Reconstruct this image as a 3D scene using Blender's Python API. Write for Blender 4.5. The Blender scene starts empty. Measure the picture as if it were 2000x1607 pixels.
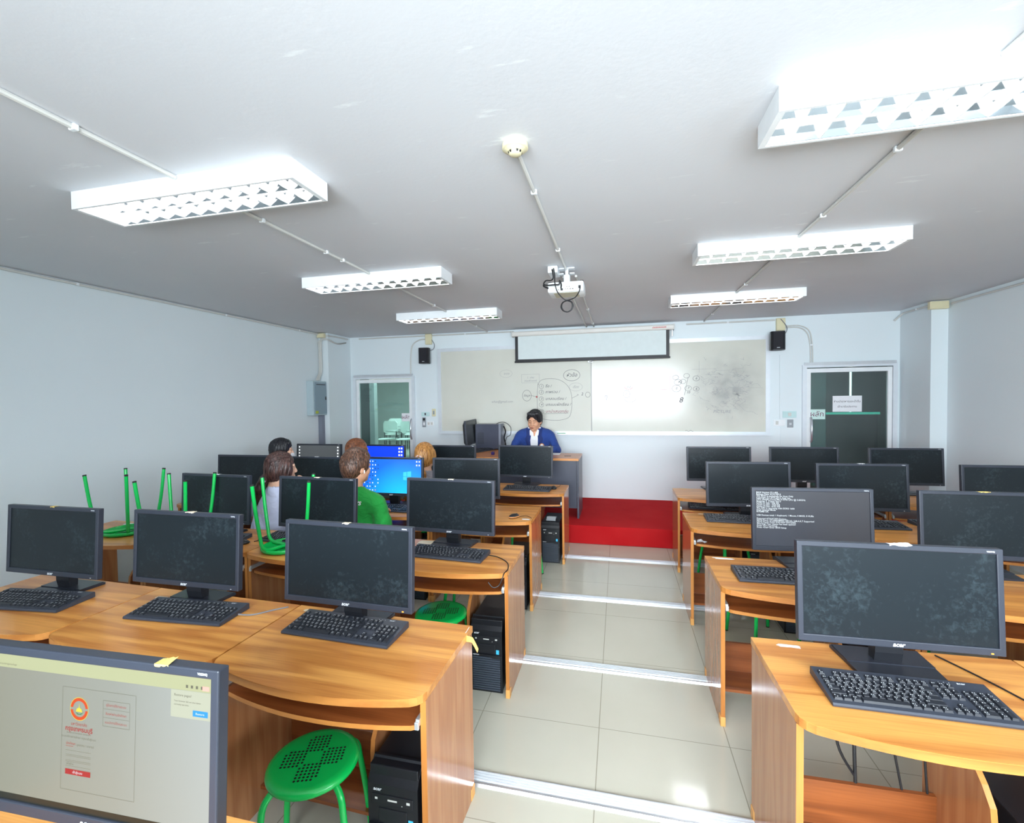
import bpy, bmesh, math, random
import numpy as np
from mathutils import Vector, Matrix
random.seed(7)
PI = math.pi
SC = bpy.context.scene
COL = SC.collection

# ------------------------------------------------------------ camera, world, light, exposure
CAM_Z = 1.75
def make_camera():
    vx = np.array([-2783., 831.]); vy = np.array([1209., 775.]); c = np.array([1000., 803.5])
    f = math.sqrt(-((vx - c) @ (vy - c)))
    Y = np.array([vy[0]-c[0], -(vy[1]-c[1]), -f]); Y /= np.linalg.norm(Y)
    X = -np.array([vx[0]-c[0], -(vx[1]-c[1]), -f]); X -= Y*(X @ Y); X /= np.linalg.norm(X)
    Z = np.cross(X, Y)
    cd = bpy.data.cameras.new('camera'); cd.sensor_width = 36; cd.lens = 36*f/2000; cd.clip_start = .05
    co = bpy.data.objects.new('camera', cd); COL.objects.link(co)
    m = Matrix([list(X), list(Y), list(Z)]).to_4x4(); m.translation = (0, 0, CAM_Z)
    co.matrix_world = m
    SC.camera = co
make_camera()
W = bpy.data.worlds.new('world'); SC.world = W; W.use_nodes = True
bg = W.node_tree.nodes['Background']; bg.inputs[0].default_value = (.75, .87, 1, 1); bg.inputs[1].default_value = .9
SC.view_settings.view_transform = 'Standard'; SC.view_settings.look = 'None'
SC.view_settings.gamma = 1; SC.view_settings.use_curve_mapping = False
SC.view_settings.exposure = .92

def area(name, loc, rot, sx, sy, power, color=(1, 1, 1), spread=PI):
    l = bpy.data.lights.new(name, 'AREA'); l.shape = 'RECTANGLE'; l.size = sx; l.size_y = sy
    l.energy = power; l.color = color; l.spread = spread
    o = bpy.data.objects.new(name, l); COL.objects.link(o); o.location = loc; o.rotation_euler = rot
    return o
RY = -1.6      # rear wall
# daylight through the rear windows and the window near the camera on the right wall
area('daylight_rear', (.2, RY-.14, 1.85), (PI/2-.1, 0, 0), 3.6, 1.5, 146, (.94, .975, 1), 1.9)
area('daylight_side', (3.9, -.55, 1.75), (0, PI/2, 0), 1.5, 1.7, 72, (.92, .97, 1))

# ------------------------------------------------------------ materials
def srgb(r, g, b):
    f = lambda c: (c/255/12.92 if c/255 <= .04045 else ((c/255+.055)/1.055)**2.4)
    return (f(r), f(g), f(b), 1)
MATS = {}
def nodes_of(m):
    m.use_nodes = True
    nt = m.node_tree
    return nt, nt.nodes, nt.links, nt.nodes['Principled BSDF']
def mat(name, col, rough=.5, metal=0., spec=.5, noise=.06, nscale=12., bump=0., emit=None, es=0., coat=0., trans=0., sheen=0.):
    if name in MATS: return MATS[name]
    m = bpy.data.materials.new(name); nt, N, L, P = nodes_of(m)
    P.inputs['Roughness'].default_value = rough; P.inputs['Metallic'].default_value = metal
    P.inputs['Specular IOR Level'].default_value = spec
    if coat: P.inputs['Coat Weight'].default_value = coat; P.inputs['Coat Roughness'].default_value = .08
    if trans: P.inputs['Transmission Weight'].default_value = trans
    if sheen: P.inputs['Sheen Weight'].default_value = sheen
    tc = N.new('ShaderNodeTexCoord'); nz = N.new('ShaderNodeTexNoise'); nz.inputs['Scale'].default_value = nscale
    nz.inputs['Detail'].default_value = 4
    L.new(tc.outputs['Object'], nz.inputs['Vector'])
    mx = N.new('ShaderNodeMix'); mx.data_type = 'RGBA'
    L.new(nz.outputs['Fac'], mx.inputs['Factor'])
    a = [max(0, c*(1-noise)) for c in col[:3]]+[1]; b = [min(1, c*(1+noise)) for c in col[:3]]+[1]
    mx.inputs['A'].default_value = a; mx.inputs['B'].default_value = b
    L.new(mx.outputs['Result'], P.inputs['Base Color'])
    if bump:
        bp = N.new('ShaderNodeBump'); bp.inputs['Strength'].default_value = bump; bp.inputs['Distance'].default_value = .01
        L.new(nz.outputs['Fac'], bp.inputs['Height']); L.new(bp.outputs['Normal'], P.inputs['Normal'])
    if emit:
        P.inputs['Emission Color'].default_value = emit; P.inputs['Emission Strength'].default_value = es
    MATS[name] = m
    return m
def wood(name, light, dark, axis, rough=.3, spec=.5, per_object=True, rings=1.0):
    """laminate wood: long grain along axis with broad cathedral figures"""
    m = bpy.data.materials.new(name); nt, N, L, P = nodes_of(m)
    tc = N.new('ShaderNodeTexCoord'); mp = N.new('ShaderNodeMapping')
    oi = N.new('ShaderNodeObjectInfo'); ad = N.new('ShaderNodeVectorMath'); ad.operation = 'MULTIPLY_ADD'
    L.new(oi.outputs['Random'], ad.inputs[0]); ad.inputs[1].default_value = (7, 5, 3)
    L.new(tc.outputs['Object'], ad.inputs[2]); L.new(ad.outputs[0], mp.inputs['Vector'])
    s = [1., 1., 1.]; s[axis] = .09
    mp.inputs['Scale'].default_value = s
    big = N.new('ShaderNodeTexNoise'); big.inputs['Scale'].default_value = 7*rings; big.inputs['Detail'].default_value = 2
    L.new(mp.outputs[0], big.inputs['Vector'])
    mu = N.new('ShaderNodeMath'); mu.operation = 'MULTIPLY'; mu.inputs[1].default_value = 26
    L.new(big.outputs['Fac'], mu.inputs[0])
    sn = N.new('ShaderNodeMath'); sn.operation = 'SINE'; L.new(mu.outputs[0], sn.inputs[0])
    r1 = N.new('ShaderNodeMapRange'); r1.inputs['From Min'].default_value = -1
    r1.inputs['To Min'].default_value = 0; r1.inputs['To Max'].default_value = 1
    L.new(sn.outputs[0], r1.inputs['Value'])
    fine = N.new('ShaderNodeTexNoise'); fine.inputs['Scale'].default_value = 150; fine.inputs['Detail'].default_value = 3
    mp2 = N.new('ShaderNodeMapping'); s2 = [1., 1., 1.]; s2[axis] = .03; mp2.inputs['Scale'].default_value = s2
    L.new(ad.outputs[0], mp2.inputs['Vector']); L.new(mp2.outputs[0], fine.inputs['Vector'])
    cm = N.new('ShaderNodeMath'); cm.operation = 'MULTIPLY_ADD'; cm.inputs[1].default_value = .45
    L.new(r1.outputs[0], cm.inputs[0])
    f2 = N.new('ShaderNodeMath'); f2.operation = 'MULTIPLY'; f2.inputs[1].default_value = .62
    L.new(fine.outputs['Fac'], f2.inputs[0]); L.new(f2.outputs[0], cm.inputs[2])
    mx = N.new('ShaderNodeMix'); mx.data_type = 'RGBA'; mx.inputs['A'].default_value = light; mx.inputs['B'].default_value = dark
    L.new(cm.outputs[0], mx.inputs['Factor']); L.new(mx.outputs['Result'], P.inputs['Base Color'])
    P.inputs['Roughness'].default_value = rough; P.inputs['Specular IOR Level'].default_value = spec
    MATS[name] = m
    return m

M_TOP = wood('wood_top', srgb(238, 174, 92), srgb(170, 98, 40), 0, .28)
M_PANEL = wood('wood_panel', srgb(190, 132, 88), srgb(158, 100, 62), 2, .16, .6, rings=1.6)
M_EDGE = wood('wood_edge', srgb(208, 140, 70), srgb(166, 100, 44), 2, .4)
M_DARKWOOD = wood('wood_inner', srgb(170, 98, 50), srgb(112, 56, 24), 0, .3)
M_CAP = mat('foot_cap_plastic', srgb(224, 164, 92), .45)
M_TDESK = wood('wood_teacher', srgb(206, 142, 88), srgb(176, 108, 60), 0, .3)
M_GREYLAM = mat('grey_laminate', srgb(72, 76, 90), .35)
M_BEZEL = mat('monitor_bezel', srgb(45, 50, 61), .4)
M_SHELL = mat('black_plastic', srgb(26, 28, 33), .4)
M_KEYBASE = mat('keyboard_plastic', srgb(54, 59, 70), .42)
M_KEY = mat('key_plastic', srgb(34, 37, 44), .45)
M_LEGEND = mat('key_legend', srgb(205, 210, 215), .6)
M_LOGO = mat('silver_print', srgb(215, 220, 225), .35)
M_GREEN = mat('green_steel', srgb(10, 188, 84), .22, spec=.6)
M_HOLE = mat('perforation_dark', srgb(10, 26, 16), .8)
M_RUBBER = mat('rubber_cap', srgb(30, 34, 32), .7)
M_WHITE = mat('white_enamel', srgb(236, 240, 242), .3)
M_ALU = mat('aluminium', srgb(215, 218, 222), .28, metal=.75)
M_ALUW = mat('pale_aluminium', srgb(226, 232, 238), .3, metal=.25)
M_PVC = mat('conduit_plastic', srgb(205, 205, 200), .4)
M_CREAM = mat('cream_plastic', srgb(222, 214, 178), .45)
M_CHROME = mat('chrome', srgb(205, 208, 214), .3, metal=.75)
M_CABLE = mat('black_cable', srgb(18, 18, 22), .5)
M_GREYCABLE = mat('grey_cable', srgb(120, 122, 128), .5)
M_TOWER = mat('tower_black', srgb(24, 26, 31), .35)
M_TOWERG = mat('tower_grille', srgb(60, 68, 80), .4)
M_PAPER = mat('paper', srgb(232, 234, 238), .8)
M_TAPE = mat('masking_tape', srgb(226, 214, 190), .7)
M_YTAPE = mat('yellow_tape', srgb(232, 200, 110), .6)
M_SLIDE = mat('slide_rail_steel', srgb(200, 204, 206), .3, metal=.6)
M_BLACK = mat('speaker_black', srgb(20, 20, 26), .5)
M_INK = mat('marker_ink', srgb(70, 68, 80), .6)
M_REDINK = mat('red_marker_ink', srgb(150, 80, 95), .6)
M_FAINT = mat('faint_marker', srgb(158, 158, 160), .6)
M_TEXTK = mat('black_text', srgb(30, 30, 40), .7)
M_TEXTP = mat('plum_text', srgb(120, 60, 90), .7)
M_RED = mat('red_print', srgb(190, 40, 40), .5)
M_BLUEST = mat('blue_sticker', srgb(70, 190, 235), .4)
M_NEON = mat('yellow_green_sticker', srgb(190, 225, 40), .5)

def carpet():
    m = bpy.data.materials.new('red_carpet'); nt, N, L, P = nodes_of(m)
    P.inputs['Roughness'].default_value = .9; P.inputs['Specular IOR Level'].default_value = .1
    tc = N.new('ShaderNodeTexCoord')
    n1 = N.new('ShaderNodeTexNoise'); n1.inputs['Scale'].default_value = 3; n1.inputs['Detail'].default_value = 5
    n2 = N.new('ShaderNodeTexNoise'); n2.inputs['Scale'].default_value = 300
    L.new(tc.outputs['Object'], n1.inputs['Vector']); L.new(tc.outputs['Object'], n2.inputs['Vector'])
    mx = N.new('ShaderNodeMix'); mx.data_type = 'RGBA'; mx.inputs['A'].default_value = srgb(172, 12, 22); mx.inputs['B'].default_value = srgb(194, 42, 44)
    L.new(n1.outputs['Fac'], mx.inputs['Factor']); L.new(mx.outputs['Result'], P.inputs['Base Color'])
    bp = N.new('ShaderNodeBump'); bp.inputs['Strength'].default_value = .5; bp.inputs['Distance'].default_value = .004
    L.new(n2.outputs['Fac'], bp.inputs['Height']); L.new(bp.outputs['Normal'], P.inputs['Normal'])
    return m
M_CARPET = carpet()

def tile_floor():
    m = bpy.data.materials.new('floor_tile'); nt, N, L, P = nodes_of(m)
    g = N.new('ShaderNodeNewGeometry'); sp = N.new('ShaderNodeSeparateXYZ'); L.new(g.outputs['Position'], sp.inputs[0])
    def line(sock, off, step, w):
        a = N.new('ShaderNodeMath'); a.operation = 'SUBTRACT'; L.new(sock, a.inputs[0]); a.inputs[1].default_value = off
        b = N.new('ShaderNodeMath'); b.operation = 'DIVIDE'; L.new(a.outputs[0], b.inputs[0]); b.inputs[1].default_value = step
        c = N.new('ShaderNodeMath'); c.operation = 'ROUND'; L.new(b.outputs[0], c.inputs[0])
        d = N.new('ShaderNodeMath'); d.operation = 'SUBTRACT'; L.new(b.outputs[0], d.inputs[0]); L.new(c.outputs[0], d.inputs[1])
        e = N.new('ShaderNodeMath'); e.operation = 'ABSOLUTE'; L.new(d.outputs[0], e.inputs[0])
        f = N.new('ShaderNodeMath'); f.operation = 'LESS_THAN'; L.new(e.outputs[0], f.inputs[0]); f.inputs[1].default_value = w/step
        return f.outputs[0]
    lx = line(sp.outputs[0], -.115, .64, .0022); ly = line(sp.outputs[1], 2.40, .64, .0018)
    mx_ = N.new('ShaderNodeMath'); mx_.operation = 'MAXIMUM'; L.new(lx, mx_.inputs[0]); L.new(ly, mx_.inputs[1])
    nz = N.new('ShaderNodeTexNoise'); nz.inputs['Scale'].default_value = 2.2; nz.inputs['Detail'].default_value = 6
    L.new(g.outputs['Position'], nz.inputs['Vector'])
    base = N.new('ShaderNodeMix'); base.data_type = 'RGBA'; base.inputs['A'].default_value = srgb(186, 184, 168); base.inputs['B'].default_value = srgb(200, 198, 184)
    L.new(nz.outputs['Fac'], base.inputs['Factor'])
    gr = N.new('ShaderNodeMix'); gr.data_type = 'RGBA'; gr.inputs['B'].default_value = srgb(150, 146, 130)
    L.new(mx_.outputs[0], gr.inputs['Factor']); L.new(base.outputs['Result'], gr.inputs['A'])
    L.new(gr.outputs['Result'], P.inputs['Base Color'])
    P.inputs['Roughness'].default_value = .09; P.inputs['Specular IOR Level'].default_value = .62
    n2 = N.new('ShaderNodeTexNoise'); n2.inputs['Scale'].default_value = 5; L.new(g.outputs['Position'], n2.inputs['Vector'])
    rr = N.new('ShaderNodeMapRange'); rr.inputs['To Min'].default_value = .05; rr.inputs['To Max'].default_value = .16
    L.new(n2.outputs['Fac'], rr.inputs['Value']); L.new(rr.outputs[0], P.inputs['Roughness'])
    return m
M_FLOOR = tile_floor()

def plaster(name, c1, c2, marks=0.):
    m = bpy.data.materials.new(name); nt, N, L, P = nodes_of(m)
    P.inputs['Roughness'].default_value = .55; P.inputs['Specular IOR Level'].default_value = .3
    g = N.new('ShaderNodeNewGeometry')
    nz = N.new('ShaderNodeTexNoise'); nz.inputs['Scale'].default_value = .9; nz.inputs['Detail'].default_value = 5
    L.new(g.outputs['Position'], nz.inputs['Vector'])
    mx = N.new('ShaderNodeMix'); mx.data_type = 'RGBA'; mx.inputs['A'].default_value = c1; mx.inputs['B'].default_value = c2
    L.new(nz.outputs['Fac'], mx.inputs['Factor'])
    out = mx.outputs['Result']
    fn = N.new('ShaderNodeTexNoise'); fn.inputs['Scale'].default_value = 55; fn.inputs['Detail'].default_value = 3
    L.new(g.outputs['Position'], fn.inputs['Vector'])
    if marks:
        mp = N.new('ShaderNodeMapping'); mp.inputs['Scale'].default_value = (1.1, 4.5, 1); mp.inputs['Rotation'].default_value = (0, 0, .12)
        L.new(g.outputs['Position'], mp.inputs['Vector'])
        n3 = N.new('ShaderNodeTexNoise'); n3.inputs['Scale'].default_value = 2.6; n3.inputs['Detail'].default_value = 9; n3.inputs['Roughness'].default_value = .62
        L.new(mp.outputs[0], n3.inputs['Vector'])
        r = N.new('ShaderNodeMapRange'); r.inputs['From Min'].default_value = .655; r.inputs['From Max'].default_value = .71
        r.inputs['To Max'].default_value = marks
        L.new(n3.outputs['Fac'], r.inputs['Value'])
        m2 = N.new('ShaderNodeMix'); m2.data_type = 'RGBA'; m2.inputs['B'].default_value = srgb(232, 236, 238)
        L.new(r.outputs[0], m2.inputs['Factor']); L.new(out, m2.inputs['A']); out = m2.outputs['Result']
    L.new(out, P.inputs['Base Color'])
    ad = fn.outputs['Fac']
    bp = N.new('ShaderNodeBump'); bp.inputs['Strength'].default_value = .12; bp.inputs['Distance'].default_value = .004
    L.new(ad, bp.inputs['Height']); L.new(bp.outputs['Normal'], P.inputs['Normal'])
    return m
M_CEIL = plaster('ceiling_paint', srgb(208, 211, 216), srgb(220, 222, 226), .75)
M_WALL = plaster('wall_paint', srgb(222, 232, 236), srgb(228, 237, 240))
M_TEALWALL = plaster('corridor_paint', srgb(196, 206, 204), srgb(206, 214, 212))

def screen_off():
    m = bpy.data.materials.new('dusty_dark_screen'); nt, N, L, P = nodes_of(m)
    tc = N.new('ShaderNodeTexCoord'); oi = N.new('ShaderNodeObjectInfo')
    ad = N.new('ShaderNodeVectorMath'); ad.operation = 'MULTIPLY_ADD'; ad.inputs[1].default_value = (9, 9, 9)
    L.new(oi.outputs['Random'], ad.inputs[0]); L.new(tc.outputs['Object'], ad.inputs[2])
    nz = N.new('ShaderNodeTexNoise'); nz.inputs['Scale'].default_value = 60; nz.inputs['Detail'].default_value = 6; nz.inputs['Roughness'].default_value = .6
    nz.inputs['Distortion'].default_value = .5
    L.new(ad.outputs[0], nz.inputs['Vector'])
    nb_ = N.new('ShaderNodeTexNoise'); nb_.inputs['Scale'].default_value = 5; nb_.inputs['Detail'].default_value = 3; L.new(ad.outputs[0], nb_.inputs['Vector'])
    pm = N.new('ShaderNodeMath'); pm.operation = 'MULTIPLY_ADD'; pm.inputs[1].default_value = .8; pm.inputs[2].default_value = -.4
    L.new(nb_.outputs['Fac'], pm.inputs[0]); ps = N.new('ShaderNodeMath'); ps.operation = 'ADD'; L.new(pm.outputs[0], ps.inputs[0]); L.new(nz.outputs['Fac'], ps.inputs[1])
    r = N.new('ShaderNodeMapRange'); r.inputs['From Min'].default_value = .55; r.inputs['From Max'].default_value = .9; r.inputs['To Max'].default_value = .24
    L.new(ps.outputs[0], r.inputs['Value'])
    mx = N.new('ShaderNodeMix'); mx.data_type = 'RGBA'; mx.inputs['A'].default_value = srgb(25, 32, 37); mx.inputs['B'].default_value = srgb(92, 112, 120)
    L.new(r.outputs[0], mx.inputs['Factor']); L.new(mx.outputs['Result'], P.inputs['Base Color'])
    P.inputs['Roughness'].default_value = .3; P.inputs['Specular IOR Level'].default_value = .28
    return m
M_SCREEN = screen_off()
def glow(name, col, s=1., rough=.35):
    return mat(name, (col[0]*.1, col[1]*.1, col[2]*.1, 1), rough, noise=0, emit=col, es=s)
def gradient_screen(name, stops, angle_mode='x', s=1., center=(0, 0, 0), scale=2.):
    m = bpy.data.materials.new(name); nt, N, L, P = nodes_of(m)
    tc = N.new('ShaderNodeTexCoord'); sp = N.new('ShaderNodeSeparateXYZ')
    if angle_mode == 'r':
        vm = N.new('ShaderNodeVectorMath'); vm.operation = 'DISTANCE'; L.new(tc.outputs['Object'], vm.inputs[0]); vm.inputs[1].default_value = center
        mu = N.new('ShaderNodeMath'); mu.operation = 'MULTIPLY'; mu.inputs[1].default_value = scale; L.new(vm.outputs['Value'], mu.inputs[0]); f = mu.outputs[0]
    else:
        L.new(tc.outputs['Object'], sp.inputs[0])
        r = N.new('ShaderNodeMapRange'); r.inputs['From Min'].default_value = -.32; r.inputs['From Max'].default_value = .32
        L.new(sp.outputs[0], r.inputs['Value']); f = r.outputs[0]
    cr = N.new('ShaderNodeValToRGB'); L.new(f, cr.inputs[0])
    e = cr.color_ramp.elements
    e[0].position, e[0].color = stops[0]; e[1].position, e[1].color = stops[-1]
    for p, c in stops[1:-1]:
        q = e.new(p); q.color = c
    L.new(cr.outputs[0], P.inputs['Emission Color']); P.inputs['Emission Strength'].default_value = s
    P.inputs['Base Color'].default_value = (.02, .02, .025, 1); P.inputs['Roughness'].default_value = .4
    return m
M_DESK_BLUE = gradient_screen('blue_wallpaper', [(0, srgb(70, 195, 240)), (.4, srgb(8, 158, 228)), (1, srgb(0, 88, 196))], 'r', 1.05, (.12, 0, -.02), 2.2)
M_DEEP_BLUE = glow('deep_blue_wallpaper', srgb(8, 52, 200), 1.)
M_GALAXY = gradient_screen('grey_wallpaper', [(0, srgb(150, 152, 165)), (.25, srgb(84, 88, 94)), (1, srgb(62, 66, 68))], 'r', .8, (0, 0, .03), 5)
M_PAGE = gradient_screen('login_page', [(0, srgb(126, 126, 104)), (.6, srgb(140, 144, 130)), (1, srgb(160, 168, 162))], 'x', .72)
M_PAGEBAR = glow('browser_bar', srgb(164, 168, 132), .72)
M_BIOS = gradient_screen('dim_boot_screen', [(0, srgb(66, 78, 96)), (1, srgb(22, 24, 34))], 'r', .3, (-.2, 0, .15), 2.4)
M_GLTXT = glow('white_glow_text', srgb(190, 200, 205), .9)
M_GLGREY = glow('grey_glow_line', srgb(104, 104, 90), .6)
M_GLRED = glow('red_glow', srgb(166, 44, 50), .55)
M_GLORANGE = glow('orange_glow', srgb(196, 72, 30), .65)
M_GLYEL = glow('yellow_glow', srgb(190, 180, 60), .8)
M_GLGREEN = glow('green_glow', srgb(60, 120, 80), .8)
M_GLBLUE = glow('blue_button_glow', srgb(40, 128, 190), .9)
M_GLCARD = glow('card_glow', srgb(166, 170, 152), .75)
M_ICONW = glow('icon_white', srgb(225, 235, 240), .9)
M_ICOND = glow('icon_dark', srgb(40, 60, 90), .9)
M_ICONR = glow('icon_red', srgb(200, 110, 90), .9)
M_TUBE = mat('fluorescent_tube', (.9, .9, .9, 1), .5, noise=0, emit=(1, .98, .95, 1), es=15.)
M_LOUVRE = mat('louvre_white', srgb(246, 248, 250), .25)
M_REFL = mat('reflector_mirror', srgb(220, 222, 226), .08, metal=1)
M_LEDO = mat('orange_led', srgb(240, 150, 40), .4, emit=srgb(255, 150, 40), es=2.)

def glass(name, tint, t=.8, rough=.02):
    m = bpy.data.materials.new(name); m.use_nodes = True
    nt = m.node_tree; N = nt.nodes; L = nt.links
    for n in list(N): N.remove(n)
    o = N.new('ShaderNodeOutputMaterial'); mx = N.new('ShaderNodeMixShader'); tr = N.new('ShaderNodeBsdfTransparent')
    gl = N.new('ShaderNodeBsdfGlossy'); gl.inputs['Roughness'].default_value = rough
    nz = N.new('ShaderNodeTexNoise'); nz.inputs['Scale'].default_value = 2
    cm = N.new('ShaderNodeMix'); cm.data_type = 'RGBA'; cm.inputs['A'].default_value = tint; cm.inputs['B'].default_value = [c*.92 for c in tint[:3]]+[1]
    L.new(nz.outputs['Fac'], cm.inputs['Factor']); L.new(cm.outputs['Result'], tr.inputs['Color'])
    fr = N.new('ShaderNodeLayerWeight'); fr.inputs['Blend'].default_value = .18
    ma = N.new('ShaderNodeMath'); ma.operation = 'MULTIPLY_ADD'; ma.inputs[1].default_value = .8; ma.inputs[2].default_value = 1-t
    ma.use_clamp = True
    L.new(fr.outputs['Fresnel'], ma.inputs[0]); L.new(ma.outputs[0], mx.inputs[0])
    L.new(tr.outputs[0], mx.inputs[1]); L.new(gl.outputs[0], mx.inputs[2]); L.new(mx.outputs[0], o.inputs[0])
    return m
M_GLASS = glass('teal_door_glass', (.55, .70, .69, 1), .90)
M_WINGLASS = glass('clear_window_glass', (.95, .98, 1, 1), .96)

def skin(name, c):
    return mat(name, c, .5, noise=.08, nscale=30)
def hairm(name, c1, c2, axis_scale=(60, 60, 6)):
    m = bpy.data.materials.new(name); nt, N, L, P = nodes_of(m)
    tc = N.new('ShaderNodeTexCoord'); mp = N.new('ShaderNodeMapping'); mp.inputs['Scale'].default_value = axis_scale
    L.new(tc.outputs['Object'], mp.inputs['Vector'])
    nz = N.new('ShaderNodeTexNoise'); nz.inputs['Scale'].default_value = 1.6; nz.inputs['Detail'].default_value = 4; L.new(mp.outputs[0], nz.inputs['Vector'])
    mx = N.new('ShaderNodeMix'); mx.data_type = 'RGBA'; mx.inputs['A'].default_value = c1; mx.inputs['B'].default_value = c2
    r = N.new('ShaderNodeMapRange'); r.inputs['From Min'].default_value = .35; r.inputs['From Max'].default_value = .68
    L.new(nz.outputs['Fac'], r.inputs['Value']); L.new(r.outputs[0], mx.inputs['Factor'])
    L.new(mx.outputs['Result'], P.inputs['Base Color']); P.inputs['Roughness'].default_value = .42
    bp = N.new('ShaderNodeBump'); bp.inputs['Strength'].default_value = .7; bp.inputs['Distance'].default_value = .004
    L.new(nz.outputs['Fac'], bp.inputs['Height']); L.new(bp.outputs['Normal'], P.inputs['Normal'])
    return m
def cloth(name, c, noise=.12):
    m = mat(name, c, .85, noise=noise, nscale=9, bump=0, sheen=.1)
    nt = m.node_tree; N = nt.nodes; L = nt.links; P = N['Principled BSDF']
    tc = N.new('ShaderNodeTexCoord'); nz = N.new('ShaderNodeTexNoise'); nz.inputs['Scale'].default_value = 8; nz.inputs['Detail'].default_value = 2
    nz.inputs['Distortion'].default_value = 1.2
    L.new(tc.outputs['Object'], nz.inputs['Vector'])
    bp = N.new('ShaderNodeBump'); bp.inputs['Strength'].default_value = .55; bp.inputs['Distance'].default_value = .03
    L.new(nz.outputs['Fac'], bp.inputs['Height']); L.new(bp.outputs['Normal'], P.inputs['Normal'])
    return m

# ------------------------------------------------------------ mesh helpers
class MB:
    def __init__(s): s.v = []; s.f = []; s.sm = False; s.mi = []; s.cur = 0
    def add(s, vs, fs):
        n = len(s.v); s.v += [tuple(p) for p in vs]
        s.f += [tuple(i+n for i in f) for f in fs]; s.mi += [s.cur]*len(fs); return s
    def box(s, x0, x1, y0, y1, z0, z1):
        v = [(x0, y0, z0), (x1, y0, z0), (x1, y1, z0), (x0, y1, z0), (x0, y0, z1), (x1, y0, z1), (x1, y1, z1), (x0, y1, z1)]
        return s.add(v, [(0, 3, 2, 1), (4, 5, 6, 7), (0, 1, 5, 4), (1, 2, 6, 5), (2, 3, 7, 6), (3, 0, 4, 7)])
    def rbox(s, x0, x1, y0, y1, z0, z1, b=.003):
        """box with chamfered edges"""
        bm = bmesh.new(); bmesh.ops.create_cube(bm, size=1)
        for v in bm.verts:
            v.co = Vector(((x0+x1)/2+v.co.x*(x1-x0), (y0+y1)/2+v.co.y*(y1-y0), (z0+z1)/2+v.co.z*(z1-z0)))
        bmesh.ops.bevel(bm, geom=list(bm.edges), offset=b, segments=2, affect='EDGES', profile=.5)
        bm.verts.index_update()
        s.add([v.co[:] for v in bm.verts], [[v.index for v in f.verts] for f in bm.faces]); bm.free(); return s
    def quad(s, pts): return s.add(pts, [tuple(range(len(pts)))])
    def prism(s, pts, axis, a, b):
        """extrude a 2-D polygon along axis (0:x,1:y,2:z); pts are the other two coords in order"""
        def P(p, t):
            q = list(p); q.insert(axis, t); return tuple(q)
        n = len(pts)
        v = [P(p, a) for p in pts]+[P(p, b) for p in pts]
        f = [tuple(range(n))[::-1], tuple(range(n, 2*n))]+[(i, (i+1) % n, n+(i+1) % n, n+i) for i in range(n)]
        return s.add(v, f)
    def tube(s, path, r, n=8, caps=True):
        path = [Vector(p) for p in path]; rs = r if isinstance(r, (list, tuple)) else [r]*len(path)
        up = None; rings = []
        for i, p in enumerate(path):
            t = (path[min(i+1, len(path)-1)]-path[max(i-1, 0)]).normalized()
            if up is None: up = t.orthogonal().normalized()
            else:
                up = (up - t*up.dot(t))
                up = up.normalized() if up.length > 1e-6 else t.orthogonal().normalized()
            w = t.cross(up)
            rings.append([p+(up*math.cos(2*PI*k/n)+w*math.sin(2*PI*k/n))*rs[i] for k in range(n)])
        v = [q for ring in rings for q in ring]; f = []
        for i in range(len(path)-1):
            for k in range(n):
                f.append((i*n+k, i*n+(k+1) % n, (i+1)*n+(k+1) % n, (i+1)*n+k))
        if caps: f.append(tuple(range(n))[::-1]); f.append(tuple((len(path)-1)*n+k for k in range(n)))
        return s.add(v, f)
    def lathe(s, prof, n=32, c=(0, 0, 0), axis=2):
        v = []; f = []
        for r, z in prof:
            for k in range(n):
                a = 2*PI*k/n; p = [r*math.cos(a), r*math.sin(a)]; p.insert(axis, z)
                v.append((p[0]+c[0], p[1]+c[1], p[2]+c[2]))
        m = len(prof)
        for i in range(m-1):
            for k in range(n): f.append((i*n+k, i*n+(k+1) % n, (i+1)*n+(k+1) % n, (i+1)*n+k))
        f.append(tuple(range(n))[::-1]); f.append(tuple((m-1)*n+k for k in range(n)))
        return s.add(v, f)
    def mesh(s, name, mats, smooth=False):
        me = bpy.data.meshes.new(name); me.from_pydata(s.v, [], s.f)
        for m in (mats if isinstance(mats, (list, tuple)) else [mats]): me.materials.append(m)
        if any(s.mi): me.polygons.foreach_set('material_index', s.mi)
        me.validate(); me.update()
        bm = bmesh.new(); bm.from_mesh(me); bmesh.ops.recalc_face_normals(bm, faces=bm.faces)
        bm.to_mesh(me); bm.free()
        if smooth:
            me.polygons.foreach_set('use_smooth', [True]*len(me.polygons))
            if smooth != 'all': me.set_sharp_from_angle(angle=math.radians(40))
        return me
def link(name, me, parent=None, loc=(0, 0, 0), rot=(0, 0, 0)):
    o = bpy.data.objects.new(name, me); COL.objects.link(o); o.location = loc; o.rotation_euler = rot
    if parent: o.parent = parent
    return o
def part(name, mb, m, parent=None, smooth=False, loc=(0, 0, 0), rot=(0, 0, 0)):
    return link(name, mb.mesh(name, m, smooth), parent, loc, rot)
def tag(o, label, cat, group=None):
    o['label'] = label; o['category'] = cat
    if group: o['group'] = group
    return o
def thing(name, label, cat, loc=(0, 0, 0), rz=0, group=None):
    o = bpy.data.objects.new(name, None); COL.objects.link(o); o.location = loc; o.rotation_euler = (0, 0, rz)
    o.empty_display_size = .1
    return tag(o, label, cat, group)
def struct(name, mb, m, smooth=False, parent=None):
    o = part(name, mb, m, parent, smooth)
    if not parent: o['kind'] = 'structure'
    return o
KIDS = {}
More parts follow.
